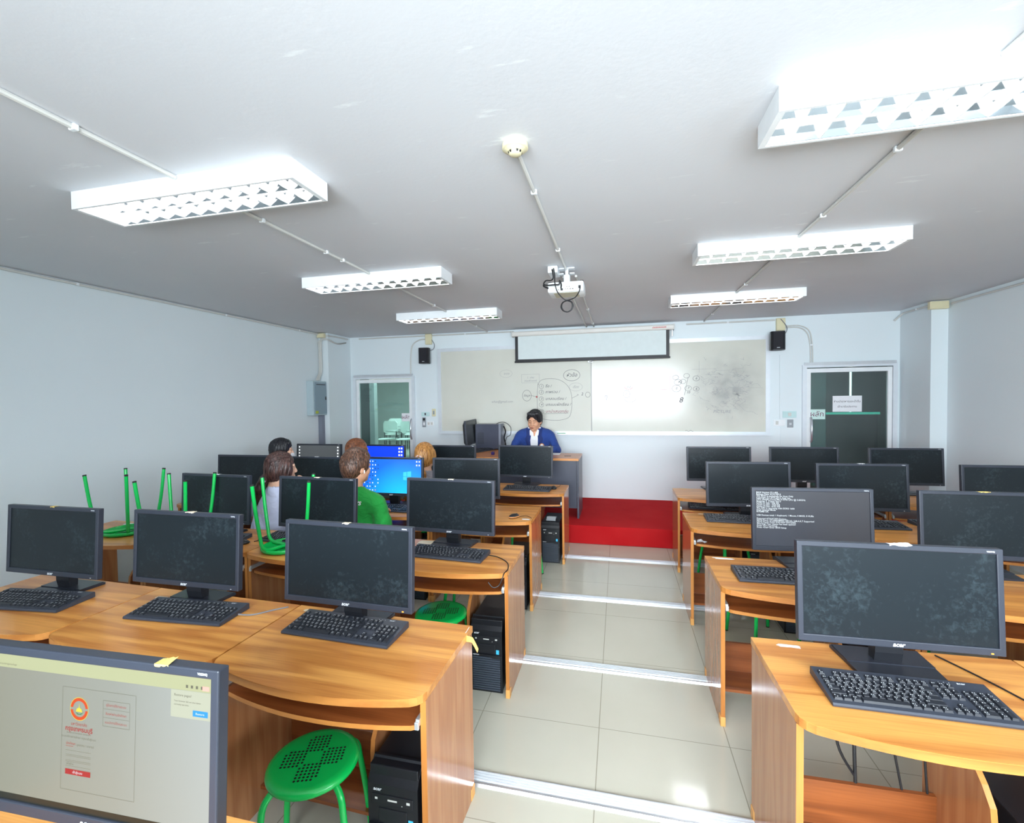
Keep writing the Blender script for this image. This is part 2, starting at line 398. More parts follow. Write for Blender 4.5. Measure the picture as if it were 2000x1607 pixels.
def dup(root, loc, rz, label, group=None):
    r = root.copy(); COL.objects.link(r); r.location = loc; r.rotation_euler = (0, 0, rz); r['label'] = label
    if group: r['group'] = group
    def rec(src, dst):
        for ch in KIDS[src.name] if src.name in KIDS else list(src.children):
            c = ch.copy(); COL.objects.link(c); c.parent = dst; rec(ch, c)
    rec(root, r)
    return r
FONTC = {}
def text_mesh(body, size, m, align='CENTER', ext=0.0, shear=0., bold=0., space=1., lspace=1.):
    key = (body, size, m.name, align, ext, shear, bold)
    if key in FONTC: return FONTC[key]
    cu = bpy.data.curves.new('t', 'FONT'); cu.body = body; cu.size = size; cu.align_x = align; cu.align_y = 'CENTER'
    cu.extrude = ext; cu.shear = shear; cu.offset = bold; cu.space_character = space; cu.space_line = lspace; cu.resolution_u = 2
    ob = bpy.data.objects.new('t', cu); COL.objects.link(ob)
    dg = bpy.context.evaluated_depsgraph_get(); dg.update()
    me = bpy.data.meshes.new_from_object(ob.evaluated_get(dg))
    bpy.data.objects.remove(ob); bpy.data.curves.remove(cu)
    me.materials.clear(); me.materials.append(m)
    FONTC[key] = me
    return me
def text(name, body, size, m, parent, loc, rot=(PI/2, 0, 0), align='CENTER', **k):
    return link(name, text_mesh(body, size, m, align, **k), parent, loc, rot)
def arc(cx, cy, r, a0, a1, n, f):
    return [f(cx+r*math.cos(a0+(a1-a0)*i/n), cy+r*math.sin(a0+(a1-a0)*i/n)) for i in range(n+1)]
def smoothpath(pts, k=6):
    """Catmull-Rom through points"""
    P = [Vector(p) for p in pts]; out = []
    for i in range(len(P)-1):
        a = P[max(i-1, 0)]; b = P[i]; c = P[i+1]; d = P[min(i+2, len(P)-1)]
        for j in range(k):
            t = j/k
            out.append(.5*((2*b)+(c-a)*t+(2*a-5*b+4*c-d)*t*t+(3*b-a-3*c+d)*t*t*t))
    out.append(P[-1]); return out

# ------------------------------------------------------------ room
CH = 2.825; FY = 7.0; XL = -4.64; XR = 3.76; CXL = -4.48; CXR = 3.59; PZ = .22
struct('floor', MB().box(XL-.1, XR+.1, RY-.1, FY+.12, -.1, 0).box(-9, 6, FY+.12, 15, -.1, 0), M_FLOOR)
struct('ceiling', MB().box(XL-.1, XR+.1, RY-.1, FY+.12, CH, CH+.1).box(-9, 6, FY+.12, 15, CH, CH+.1), M_CEIL)
w = MB().box(XL-.15, XL, RY, FY+.12, 0, CH); struct('wall_left', w, M_WALL)
# right wall with a window opening beside the camera
w = MB(); w.box(XR, XR+.15, RY, -1.45, 0, CH); w.box(XR, XR+.15, .35, FY+.12, 0, CH); w.box(XR, XR+.15, -1.45, .35, 0, .95); w.box(XR, XR+.15, -1.45, .35, 2.55, CH)
struct('wall_right', w, M_WALL)
WX0, WX1, WZ0, WZ1 = -1.6, 2.0, 1.15, 2.65
w = MB(); w.box(XL, WX0, RY-.15, RY, 0, CH); w.box(WX1, XR, RY-.15, RY, 0, CH); w.box(WX0, WX1, RY-.15, RY, 0, WZ0); w.box(WX0, WX1, RY-.15, RY, WZ1, CH)
struct('wall_back', w, M_WALL)
DLX0, DLX1, DRX0, DRX1, DTOP = -4.42, -3.29, 2.44, 3.55, 2.15
w = MB()
w.box(XL, DLX0, FY, FY+.12, 0, CH); w.box(DLX1, DRX0, FY, FY+.12, 0, CH); w.box(DRX1, XR, FY, FY+.12, 0, CH)
w.box(DLX0, DLX1, FY, FY+.12, DTOP, CH); w.box(DRX0, DRX1, FY, FY+.12, DTOP, CH)
w.box(DLX0, DLX1, FY, FY+.12, 0, PZ); w.box(DRX0, DRX1, FY, FY+.12, 0, PZ)
struct('wall_front', w, M_WALL)
struct('trim_1', MB().box(XL, CXL, 6.38, FY, 0, CH), M_WALL)['label'] = 'painted column in the left corner'
struct('trim_2', MB().box(CXR, XR, 6.39, FY, 0, CH), M_WALL)['label'] = 'painted column in the right corner'
# windows behind the camera
def window(name, x0, x1, z0, z1, y, n):
    f = MB(); t = .05
    f.box(x0, x1, y-.1, y-.04, z0, z0+t); f.box(x0, x1, y-.1, y-.04, z1-t, z1)
    for i in range(n+1):
        x = x0+(x1-x0)*i/n
        f.box(max(x0, x-t/2), min(x1, x+t/2), y-.1, y-.04, z0, z1)
    o = struct(name, f, M_WHITE)
    g = MB(); g.box(x0+.01, x1-.01, y-.075, y-.07, z0+.01, z1-.01); part('window_glass', g, M_WINGLASS, o)
    return o
window('window_1', WX0, WX1, WZ0, WZ1, RY, 3)
o = struct('window_2', MB().box(XR+.05, XR+.1, -1.45, .35, .95, 1.0).box(XR+.05, XR+.1, -1.45, .35, 2.5, 2.55).box(XR+.05, XR+.1, -1.45, -1.4, 1.0, 2.5).box(XR+.05, XR+.1, .3, .35, 1.0, 2.5).box(XR+.05, XR+.1, -.57, -.53, 1.0, 2.5), M_WHITE)
part('window_glass', MB().box(XR+.07, XR+.075, -1.43, .33, .97, 2.53), M_WINGLASS, o)
# red carpeted teaching platform
pf = MB(); pf.rbox(CXL+.0, CXR, 5.45, FY-.002, .001, PZ, .008)
tag(part('platform', pf, M_CARPET), 'low red carpeted teaching platform running along the front wall', 'platform')
# rooms behind the doors
w = MB(); w.box(-9, 6, 14.9, 15, 0, CH); w.box(-9, -8.9, FY+.12, 14.9, 0, CH); w.box(5.9, 6, FY+.12, 14.9, 0, CH); w.box(-9, XL, FY+.02, FY+.12, 0, CH); w.box(XR, 6, FY+.02, FY+.12, 0, CH); struct('wall_corridor', w, M_TEALWALL)
w = MB(); w.box(-.3, -.2, FY+.12, 14.9, 0, CH); struct('wall_partition', w, M_TEALWALL)
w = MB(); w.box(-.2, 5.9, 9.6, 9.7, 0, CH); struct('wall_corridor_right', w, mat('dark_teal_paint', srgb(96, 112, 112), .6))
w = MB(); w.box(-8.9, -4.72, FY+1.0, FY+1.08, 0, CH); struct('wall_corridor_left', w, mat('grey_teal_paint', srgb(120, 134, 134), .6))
area('corridor_fill', (-5.2, 11.0, CH-.05), (0, 0, 0), 2.4, 2.4, 170, (.95, 1, .98))  # added fill light brightening the far left room, not a visible fixture
area('entry_fill', (-3.9, FY+.8, CH-.05), (0, 0, 0), .6, .3, 14, (.95, 1, .98))  # small unseen fill added just behind the left door glass
area('dim_corridor_fill', (2.6, FY+2.2, CH-.05), (0, 0, 0), .6, .3, 11, (.9, 1, 1))  # weak fill added to lift the dark room behind the right door

def door(name, x0, x1, handle_x, hinge):
    y = FY
    f = MB(); t = .05
    f.box(x0, x0+t, y-.04, y+.1, PZ, DTOP); f.box(x1-t, x1, y-.04, y+.1, PZ, DTOP)
    f.box(x0+t, x1-t, y-.04, y+.1, DTOP-t*.8, DTOP)
    o = struct(name, f, M_ALUW)
    a0, a1 = x0+t+.004, x1-t-.004; b0, b1 = PZ+.01, DTOP-t*.8-.012
    l = MB(); s = .048
    l.box(a0, a0+s, y-.025, y+.02, b0, b1); l.box(a1-s, a1, y-.025, y+.02, b0, b1)
    l.box(a0+s, a1-s, y-.025, y+.02, b0, b0+.1); l.box(a0+s, a1-s, y-.025, y+.02, b1-.055, b1)
    lf = part('door_leaf', l, M_WHITE, o)
    g = MB(); g.box(a0+s, a1-s, y-.004, y+.004, b0+.1, b1-.055); part('glass_pane', g, M_GLASS, o)
    h = MB()
    pts = [(handle_x, y-.03, 1.10)]+[(handle_x+.012*hinge*math.sin(PI*i/10), y-.03-.065*math.sin(PI*i/10)**.6, 1.10+.33*i/10) for i in range(1, 10)]+[(handle_x, y-.03, 1.43)]
    h.tube(pts, .014, 10); part('door_handle', h, M_CHROME, o, True)
    tr = MB(); tr.box(x0+.02, x1-.02, y-.055, y-.04, DTOP-.01, DTOP+.03); part('sliding_rail', tr, M_ALU, o)
    return o
D1 = door('door_1', DLX0, DLX1, -3.355, 1)
D2 = door('door_2', DRX0, DRX1, 2.545, -1)
def sign(label, body, x, z, w_, h_, size, m, y, cat='sign', paper=M_PAPER, lines=1):
    o = tag(part('paper_sign', MB().box(x-w_/2, x+w_/2, y-.0015, y, z-h_/2, z+h_/2), paper), label, cat)
    if lines == 1: text('sign_text', body, size, m, o, (x, y-.0025, z))
    else:
        for i, b in enumerate(body.split('\n')): text('sign_text', b, size, m, o, (x, y-.0025, z+size*.85-size*1.9*i))
    return o
sign('small white push sign on the glass of the left door', 'ผลัก', -3.465, 1.46, .155, .135, .085, M_TEXTP, FY-.006)
sign('small pale green push sign on the glass of the right door', 'ผลัก', 2.625, 1.475, .2, .135, .095, M_TEXTP, FY-.006, paper=mat('pale_green_paper', srgb(205, 232, 226), .7))
sign('larger white notice with two printed lines on the right door', 'ห้ามนำอาหารและน้ำดื่ม\nเข้ามารับประทาน', 2.985, 1.615, .345, .215, .036, M_TEXTK, FY-.006, lines=2)
# lettering on the left door glass, seen mirrored from inside
fr = mat('frosted_letters', srgb(240, 250, 246), .6)
for b, x, z, s in (('เทคโนโลยีสารสนเทศ', -3.77, 1.68, .062), ('คอมพิวเตอร์', -3.74, 1.585, .05)):
    o = text('glass_lettering', b, s, fr, D1, (x, FY+.006, z), (PI/2, 0, PI))
for b, x, z, s in (('15715', -4.17, 1.93, .06), ('โปรดถอด', -4.17, 1.83, .03), ('รองเท้า', -4.17, 1.785, .03), ('หน้าห้อง', -4.17, 1.74, .03)):
    text('glass_lettering', b, s, M_TEXTK, D1, (x, FY+.006, z), (PI/2, 0, PI))
# what stands behind the door glass
tag(part('corridor_pillar', MB().rbox(-4.715, -4.60, FY+.96, FY+1.08, 0, 2.15, .01), mat('bright_post', srgb(244, 250, 250), .3)), 'narrow pale post seen through the left door glass', 'post')
tag(part('corridor_step', MB().box(-8.8, -2.5, 9.7, 14.8, .001, .3), M_FLOOR), 'pale raised step behind the left door glass', 'step')
def tablet_chair(x, y, rz, label):
    t = thing('tablet_chair', label, 'chair', (x, y, .301), rz, 'tablet arm chairs behind the left door')
    m = mat('chair_white', srgb(215, 228, 222), .4)
    s = MB(); s.rbox(-.2, .2, -.2, .2, .43, .46, .012); part('seat', s, m, t)
    b = MB(); b.prism([(-.2, .62), (-.2, .85), (-.15, .9), (.15, .9), (.2, .85), (.2, .62), (.14, .58), (-.14, .58)], 1, .19, .22); part('backrest', b, m, t)
    a = MB(); a.rbox(.12, .34, -.28, .08, .66, .68, .006); part('writing_tablet', a, mat('tablet_grey', srgb(150, 165, 160), .4), t)
    l = MB()
    for sx in (-1, 1):
        l.tube([(sx*.18, -.18, 0), (sx*.17, -.17, .43)], .012); l.tube([(sx*.18, .2, 0), (sx*.17, .19, .43), (sx*.17, .205, .62)], .012)
    l.tube([(.2, .1, .44), (.24, .05, .66)], .01)
    part('frame', l, M_SHELL, t, True)
for i, (x, y, lb) in enumerate(((-5.85, 10.7, 'pale tablet chair behind the left door, nearest the glass post'), (-5.33, 10.7, 'pale tablet chair behind the left door, nearest the door handle'), (-6.5, 12.3, 'pale tablet chair farther back behind the left door'), (-5.9, 12.3, 'pale tablet chair at the back right behind the left door glass'))):
    tablet_chair(x, y, .1*i, lb)
t = thing('counter', 'dark teal lit counter seen through the right door glass', 'counter', (3.67, 8.3, 0))
part('cabinet_body', MB().box(-.42, .3, 0, .5, 0, 1.42), mat('counter_dark', srgb(44, 72, 74), .3), t)
part('light_strip', MB().box(-.44, .32, -.02, 0, 1.42, 1.455), glow('teal_strip', srgb(70, 190, 165), .9), t)
tag(part('corridor_screen', MB().rbox(2.80, 3.12, FY+.98, FY+1.03, .001, 2.4, .004), mat('corridor_panel_paint', srgb(176, 198, 196), .5)), 'pale teal panel seen through the left part of the right door glass', 'screen')
tag(part('corridor_post', MB().rbox(3.58, 3.605, FY+1.3, FY+1.32, 1.457, 2.14, .003), glow('bright_slit', srgb(235, 245, 240), 2.5)), 'bright vertical slit lamp seen through the right door', 'lamp')

# floor cable strips
for i, (y, lb) in enumerate(((1.955, 'nearest to the camera'), (2.94, 'second from the camera'), (3.96, 'third from the camera'), (4.97, 'nearest to the red platform'))):
    t = thing('floor_cable_strip', 'ribbed silver cable strip across the aisle floor, '+lb, 'floor strip', (-.05, y, 0), 0, 'floor cable strips')
    x0, x1 = -4.3, 3.3
    b = MB(); b.prism([(-.045, 0), (-.038, .012), (.036, .012), (.04, 0)], 0, x0, x1); part('base', b, M_ALU, t)
    r = MB()
    for k in range(4): r.box(x0, x1, -.02+k*.014, -.013+k*.014, .0125, .0155)
    part('ribs', r, M_ALUW, t)

# ------------------------------------------------------------ ceiling lights
def fixture():
    t = thing('ceiling_light', 'x', 'ceiling light', (0, 0, 0), 0, 'fluorescent ceiling lights')
    L_, Dp, H = 1.295, .25, .088
    b = MB(); b.box(0, L_, 0, .004, -H, 0); b.box(0, L_, Dp-.004, Dp, -H, 0); b.box(0, .004, .004, Dp-.004, -H, 0); b.box(L_-.004, L_, .004, Dp-.004, -H, 0)
    b.box(.004, L_-.004, .004, Dp-.004, -.006, 0); part('housing', b, M_WHITE, t)
    rim = MB(); rim.box(.004, L_-.004, .004, .012, -H, -H+.003); rim.box(.004, L_-.004, Dp-.012, Dp-.004, -H, -H+.003)
    rim.box(.004, .024, .012, Dp-.012, -H, -H+.003); rim.box(L_-.024, L_-.004, .012, Dp-.012, -H, -H+.003); part('rim', rim, M_WHITE, t)
    rf = MB()
    for k in range(2):
        c = .012+(Dp-.024)*(.25+.5*k); hw = (Dp-.024)/4
        pr = [(c-hw, -H+.006), (c-hw*.8, -H+.03), (c-hw*.4, -.02), (c, -.013), (c+hw*.4, -.02), (c+hw*.8, -H+.03), (c+hw, -H+.006)]
        for i in range(6):
            a, d = pr[i], pr[i+1]
            rf.quad([(.024, a[0], a[1]), (L_-.024, a[0], a[1]), (L_-.024, d[0], d[1]), (.024, d[0], d[1])])
    part('reflector', rf, M_REFL, t, True)
    lv = MB(); n = 12
    for i in range(1, n):
        x = L_*i/n
        for k in range(2):
            y0 = .012+(Dp-.024)*.5*k; y1 = y0+(Dp-.024)*.5; c = (y0+y1)/2
            v = [(x-.011, y0, -H+.034), (x-.011, y1, -H+.034), (x-.002, y1, -H+.006), (x-.002, c, -H+.002), (x-.002, y0, -H+.006),
                 (x+.011, y0, -H+.034), (x+.011, y1, -H+.034), (x+.002, y1, -H+.006), (x+.002, c, -H+.002), (x+.002, y0, -H+.006)]
            lv.add(v, [(0, 1, 2, 3, 4), (9, 8, 7, 6, 5), (0, 5, 6, 1), (1, 6, 7, 2), (2, 7, 8, 3), (3, 8, 9, 4), (4, 9, 5, 0)])
    lv.box(.024, L_-.024, Dp/2-.003, Dp/2+.003, -H+.004, -H+.03)
    part('louvre', lv, M_LOUVRE, t)
    for k in range(2):
        y = .012+(Dp-.024)*(.25+.5*k)
        part('tube', MB().tube([(.03, y, -.042), (L_-.03, y, -.042)], .012, 12), M_TUBE, t, True)
    return t
FX = fixture()
spots = [(-2.69, 1.765, 'large louvred ceiling light at upper left, nearest of the left three'), (-2.685, 3.48, 'middle louvred ceiling light of the left three'),
         (-2.69, 5.22, 'farthest louvred ceiling light of the left three, by the front wall'), (.55, 1.79, 'large louvred ceiling light at upper right, cut by the frame edge'),
         (.55, 3.47, 'middle louvred ceiling light of the right three'), (.545, 5.16, 'farthest louvred ceiling light of the right three')]
for i, (x, y, lb) in enumerate(spots):
    if i == 0: FX.location = (x, y, CH); FX['label'] = lb
    else: dup(FX, (x, y, CH), 0, lb)

# ------------------------------------------------------------ conduits, boxes and small wall things
def conduit(label, runs, clips=(), group='surface conduits', r=.011, cm=M_PVC, cat='conduit'):
    t = thing('conduit', label, cat, (0, 0, 0), 0, group)
    for p in runs: part('pipe', MB().tube(p, r, 8), cm, t, True)
    for c in clips:
        part('clip', MB().rbox(c[0]-.016, c[0]+.016, c[1]-.01, c[1]+.01, c[2]-.012, c[2]+.012, .004), M_WHITE, t)
    return t
cz = CH-.0115
def cclips(x, ys): return [(x, y, CH-.0125) for y in ys]
conduit('ceiling conduit running from the left frame edge to the nearest left light', [[(-2.03, RY, cz), (-2.03, 1.76, cz)]], cclips(-2.03, (.3, 1.35)))
conduit('ceiling conduit between the nearest and middle left lights', [[(-2.03, 2.02, cz), (-2.03, 3.475, cz)]], cclips(-2.03, (2.3, 2.9, 3.1)))
conduit('ceiling conduit between the middle and farthest left lights', [[(-2.03, 3.735, cz), (-2.03, 5.215, cz)]], cclips(-2.03, (4.85,)))
conduit('short ceiling conduit from the farthest left light to the front wall', [[(-2.03, 5.475, cz), (-2.03, 6.985, cz)]], cclips(-2.03, (6.4,)))
conduit('ceiling conduit at the upper right corner before the nearest right light', [[(1.19, RY, cz), (1.19, 1.785, cz)]], cclips(1.19, (1.62,)))
conduit('ceiling conduit between the nearest and middle right lights', [[(1.19, 2.045, cz), (1.19, 3.465, cz)]], cclips(1.19, (2.35, 3.1)))
conduit('ceiling conduit between the middle and farthest right lights', [[(1.19, 3.725, cz), (1.19, 5.155, cz)]], cclips(1.19, (4.8,)))
conduit('short ceiling conduit from the farthest right light to the front wall', [[(1.19, 5.415, cz), (1.19, 6.985, cz)]], cclips(1.19, (6.4,)))
conduit('ceiling conduit from the smoke detector to the projector mount', [[(-.42, 1.98, cz), (-.42, 3.92, cz)]], cclips(-.42, (2.35, 3.3)))
conduit('pair of thin ceiling conduits from the projector to the front wall', [[(-.36, 4.05, cz), (-.36, 6.985, cz)], [(-.47, 4.05, cz), (-.47, 6.985, cz)]], [(-.36, 5.6, CH-.012), (-.36, 6.7, CH-.012)])
conduit('long conduit along the top of the left wall', [[(XL+.02, RY, CH-.02), (XL+.02, 6.25, CH-.02), (XL+.08, 6.36, CH-.04), (CXL+.02, 6.36, CH-.05), (CXL+.02, 6.55, CH-.04), (CXL+.02, 6.9, CH-.04)]], [(XL+.02, 3.05, CH-.02), (XL+.02, 4.6, CH-.02), (XL+.02, 5.9, CH-.02)])
conduit('conduit along the top of the right wall with its loose end at the front corner', [[(XR-.02, RY, CH-.05), (XR-.02, 6.3, CH-.05)], [(CXR-.02, 6.36, CH-.05), (CXR-.02, 6.9, CH-.05), (CXR-.08, 6.97, CH-.13)]], [(XR-.02, 5.25, CH-.05), (CXR-.02, 6.62, CH-.05)])
zc = CH-.03
conduit('thin conduit along the top of the front wall above the left speaker', [[(-4.3, FY-.013, zc), (-3.09, FY-.013, zc)], [(-2.96, FY-.013, zc), (-1.6, FY-.013, zc)]], [(-2.4, FY-.013, zc)])
conduit('thin conduit along the top of the front wall above the right speaker', [[(.95, FY-.013, CH-.045), (2.1, FY-.013, CH-.045)]], [(1.5, FY-.013, CH-.045)])
conduit('curved conduit dropping from the cream box to the left door frame', [smoothpath([(-3.09, FY-.013, 2.74), (-3.2, FY-.013, 2.73), (-3.31, FY-.013, 2.66), (-3.35, FY-.013, 2.5), (-3.36, FY-.013, DTOP+.03)])])
conduit('curved double conduit dropping from the cream box to the right door frame', [smoothpath([(2.24, FY-.013, 2.69), (2.4, FY-.013, 2.69), (2.52, FY-.013, 2.62), (2.56, FY-.013, 2.45), (2.57, FY-.013, DTOP+.03)]), smoothpath([(2.24, FY-.013, 2.67), (2.39, FY-.013, 2.665), (2.49, FY-.013, 2.6), (2.535, FY-.013, 2.45), (2.545, FY-.013, DTOP+.03)])], [(2.55, FY-.013, 2.42)], r=.008)
conduit('group of bent conduits dropping into the grey electrical box', [smoothpath([(CXL+.015, 6.85, 2.72), (CXL+.015, 6.6, 2.68), (CXL+.01, 6.36, 2.72), (-4.56-.03*k, 6.355, 2.74-.02*k), (-4.58-.02*k, 6.35, 2.6), (-4.58-.02*k, 6.35, 2.25), (-4.58, 6.3-.03*k, 2.12), (-4.58, 6.28-.03*k, 2.07)]) for k in range(3)])
for x, lb, dz in ((-3.025, 'cream junction box at the ceiling above the left speaker', 0), (2.17, 'cream junction box at the ceiling above the right speaker', -.02)):
    t = thing('junction_box', lb, 'junction box', (x, FY-.02, 2.735+dz), 0, 'cream junction boxes')
    part('box', MB().rbox(-.055, .055, -.025, .02, -.085, .085, .006), M_CREAM, t); part('lid', MB().rbox(-.047, .047, -.03, -.025, -.075, .075, .002), M_CREAM, t)
t = thing('junction_box', 'cream junction box on the top of the right corner column', 'junction box', (CXR+.06, 6.37, CH-.055), 0, 'cream junction boxes')
part('box', MB().rbox(-.1, .09, -.03, .02, -.045, .045, .006), M_CREAM, t); part('lid', MB().rbox(-.09, .08, -.034, -.03, -.038, .038, .002), M_CREAM, t)
t = thing('junction_box', 'cream junction box on the conduit above the electrical box', 'junction box', (XL+.05, 6.33, CH-.045), 0, 'cream junction boxes')
part('box', MB().rbox(-.03, .09, -.03, .03, -.035, .035, .006), M_CREAM, t); part('lid', MB().rbox(-.02, .08, -.034, -.03, -.028, .028, .002), M_CREAM, t)
# smoke detector
t = thing('smoke_detector', 'round cream smoke detector on the ceiling', 'smoke detector', (-.42, 1.91, CH))
part('base', MB().lathe([(.052, 0), (.054, -.004), (.055, -.022), (.05, -.026)], 40), M_CREAM, t, True)
part('chamber', MB().lathe([(.05, -.024), (.033, -.034), (.028, -.036)], 40), M_CREAM, t, True)
sl = MB()
for k in range(12):
    a = 2*PI*k/12
    if k % 3 == 0: continue
    sl.box(.0, .001, 0, .001, 0, .001) if False else sl.add([(.031*math.cos(a-.15), .031*math.sin(a-.15), -.0355), (.031*math.cos(a+.15), .031*math.sin(a+.15), -.0355), (.028*math.cos(a+.15), .028*math.sin(a+.15), -.044), (.028*math.cos(a-.15), .028*math.sin(a-.15), -.044)], [(0, 1, 2, 3)])
part('slots', sl, M_BLACK, t); part('cap', MB().lathe([(.027, -.034), (.027, -.044), (.022, -.048), (.006, -.05)], 32), M_CREAM, t, True)
# electrical box
t = thing('electrical_box', 'grey metal electrical box on the left wall by the corner column', 'electrical box', (XL, 6.05, 1.53))
part('enclosure', MB().rbox(.001, .12, 0, .325, 0, .53, .006), mat('enclosure_grey', srgb(178, 196, 202), .4), t)
dr = part('box_door', MB().rbox(.121, .131, .02, .31, .02, .51, .004), mat('enclosure_door', srgb(140, 160, 172), .4), t)
part('latch', MB().rbox(.131, .139, .27, .29, .24, .29, .003), M_BLACK, dr)
part('warning_label', MB().box(.1312, .132, .03, .1, .03, .07), mat('warn_yellow', srgb(180, 190, 60), .5), dr); part('vent_strip', MB().box(.1312, .132, .06, .28, .47, .482), M_BLACK, dr)
tag(part('cable_duct', MB().rbox(XL+.002, XL+.075, 6.31, 6.379, .01, 1.525, .004), mat('duct_grey', srgb(122, 128, 142), .5)), 'grey vertical cable duct below the electrical box', 'cable duct')
# speakers
def speaker(x, y, z, yaw, lb):
    t = thing('wall_speaker', lb, 'speaker', (x, y, z), yaw, 'black wall speakers')
    pr = [(-.085, .0), (-.085, -.075), (-.06, -.1), (.06, -.1), (.085, -.075), (.085, .0), (.05, .06), (-.05, .06)]
    part('cabinet', MB().prism(pr, 2, -.125, .125), M_BLACK, t)
    part('grille', MB().prism([(-.08, -.078), (-.057, -.104), (.057, -.104), (.08, -.078)], 2, -.115, .115), mat('grille_black', srgb(28, 28, 36), .8), t)
    part('bracket', MB().rbox(-.02, .02, .055, .1, -.03, .03, .004), M_BLACK, t)
    part('badge', MB().box(-.018, .018, -.1055, -.104, -.098, -.092), M_LOGO, t)
    part('cable', MB().tube(smoothpath([(.06, .05, .09), (.12, .07, .12), (.13, .08, .2), (.06, .085, .31)]), .005, 6), M_GREYCABLE, t, True)
speaker(-3.05, 6.88, 2.455, .1, 'black wall speaker to the left of the whiteboard')
speaker(2.09, 6.86, 2.475, -.12, 'black wall speaker at the right end of the whiteboard')
# switches and controllers
def plate(name, lb, cat, x, z, w_, h_, m, bits=()):
    t = thing(name, lb, cat, (x, FY, z))
    part('plate', MB().rbox(-w_/2, w_/2, -.012, -.0005, -h_/2, h_/2, .003), m, t)
    for (n, a, b, c, d, mm) in bits: part(n, MB().rbox(a, b, -.016, -.012, c, d, .0015), mm, t)
MG = mat('grey_device', srgb(150, 156, 162), .4); MT = mat('mint_paper', srgb(196, 226, 226), .7)
plate('wall_notice', 'small mint notice above the remote left of the whiteboard', 'notice', -3.115, 1.51, .14, .07, MT, [('symbol', -.012, .012, -.018, .02, M_INK)])
plate('wall_switch', 'cream switch with dark rocker left of the whiteboard', 'switch', -2.965, 1.535, .065, .125, M_CREAM, [('rocker', -.014, .014, -.03, .03, MG)])
plate('remote_holder', 'grey remote control in a holder beside the left door', 'remote control', -3.14, 1.375, .065, .16, MG, [('display', -.02, .02, .03, .07, M_BLACK), ('buttons', -.016, .016, -.05, 0, M_PAPER)])
plate('power_outlet', 'white double outlet beside the remote left of the whiteboard', 'outlet', -3.03, 1.355, .12, .075, M_WHITE, [('socket', -.045, -.01, -.02, .02, M_PVC), ('socket', .01, .045, -.02, .02, M_PVC)])
plate('wall_notice', 'small mint notice beside the right door', 'notice', 2.29, 1.475, .17, .09, MT, [('symbol', -.02, .02, -.025, .025, M_PVC)])
plate('wall_switch', 'white wall switch plate beside the right door', 'switch', 2.165, 1.36, .15, .085, M_WHITE, [('rocker', -.05, -.015, -.025, .025, M_PVC)])
plate('fan_controller', 'grey controller next to the white switch by the right door', 'controller', 2.3, 1.35, .075, .11, MG, [('knob', -.015, .015, -.02, .01, M_ALU)])
tag(part('cable_trunking', MB().rbox(2.165, 2.185, FY-.012, FY-.001, 1.41, 2.3, .002), M_WALL), 'thin white wire cover running down below the right speaker', 'wire cover')
tag(part('cable_trunking', MB().rbox(2.175, 2.195, FY-.012, FY-.001, PZ+.01, 1.31, .002), M_WALL), 'thin white wire cover below the switch by the right door', 'wire cover')

# ------------------------------------------------------------ whiteboard
t = thing('whiteboard', 'wide wall whiteboard in two panels with marker writing', 'whiteboard', (0, FY, 0))
bx0, bx1, bz0, bz1 = -2.875, 2.04, 1.18, 2.575
def wb_surface(rough):
    m = bpy.data.materials.new('whiteboard_surface'); nt, N, L, P = nodes_of(m)
    g = N.new('ShaderNodeNewGeometry'); nz = N.new('ShaderNodeTexNoise'); nz.inputs['Scale'].default_value = 2.5; nz.inputs['Detail'].default_value = 6
    L.new(g.outputs['Position'], nz.inputs['Vector'])
    mx = N.new('ShaderNodeMix'); mx.data_type = 'RGBA'; mx.inputs['A'].default_value = srgb(206, 206, 194); mx.inputs['B'].default_value = srgb(218, 219, 210)
    L.new(nz.outputs['Fac'], mx.inputs['Factor'])
    # grey wiped smear on the right panel
    vd = N.new('ShaderNodeVectorMath'); vd.operation = 'DISTANCE'; vd.inputs[1].default_value = (1.5, 6.97, 1.85); L.new(g.outputs['Position'], vd.inputs[0])
    r = N.new('ShaderNodeMapRange'); r.inputs['From Min'].default_value = .1; r.inputs['From Max'].default_value = .62; r.inputs['To Min'].default_value = 1; r.inputs['To Max'].default_value = 0
    L.new(vd.outputs['Value'], r.inputs['Value'])
    n2 = N.new('ShaderNodeTexNoise'); n2.inputs['Scale'].default_value = 6; n2.inputs['Detail'].default_value = 8; L.new(g.outputs['Position'], n2.inputs['Vector'])
    mu = N.new('ShaderNodeMath'); mu.operation = 'MULTIPLY'; L.new(r.outputs[0], mu.inputs[0]); L.new(n2.outputs['Fac'], mu.inputs[1])
    m2 = N.new('ShaderNodeMix'); m2.data_type = 'RGBA'; m2.inputs['B'].default_value = srgb(150, 150, 148)
    L.new(mu.outputs[0], m2.inputs['Factor']); L.new(mx.outputs['Result'], m2.inputs['A']); L.new(m2.outputs['Result'], P.inputs['Base Color'])
    P.inputs['Roughness'].default_value = rough; P.inputs['Specular IOR Level'].default_value = .36
    return m
wbm = wb_surface(.42)
part('board_panel', MB().box(bx0+.05, -.408, -.022, -.002, bz0+.05, bz1-.05), wbm, t)
part('board_panel', MB().box(-.402, bx1-.05, -.022, -.002, bz0+.05, bz1-.05), wb_surface(.17), t)
fr_ = MB(); a = .055
fr_.box(bx0, bx1, -.035, -.001, bz1-a, bz1); fr_.box(bx0, bx0+a, -.035, -.001, bz0+a, bz1-a); fr_.box(bx1-a, bx1, -.035, -.001, bz0+a, bz1-a); fr_.box(bx0, bx1, -.035, -.001, bz0, bz0+a)
part('frame', fr_, M_ALUW, t)
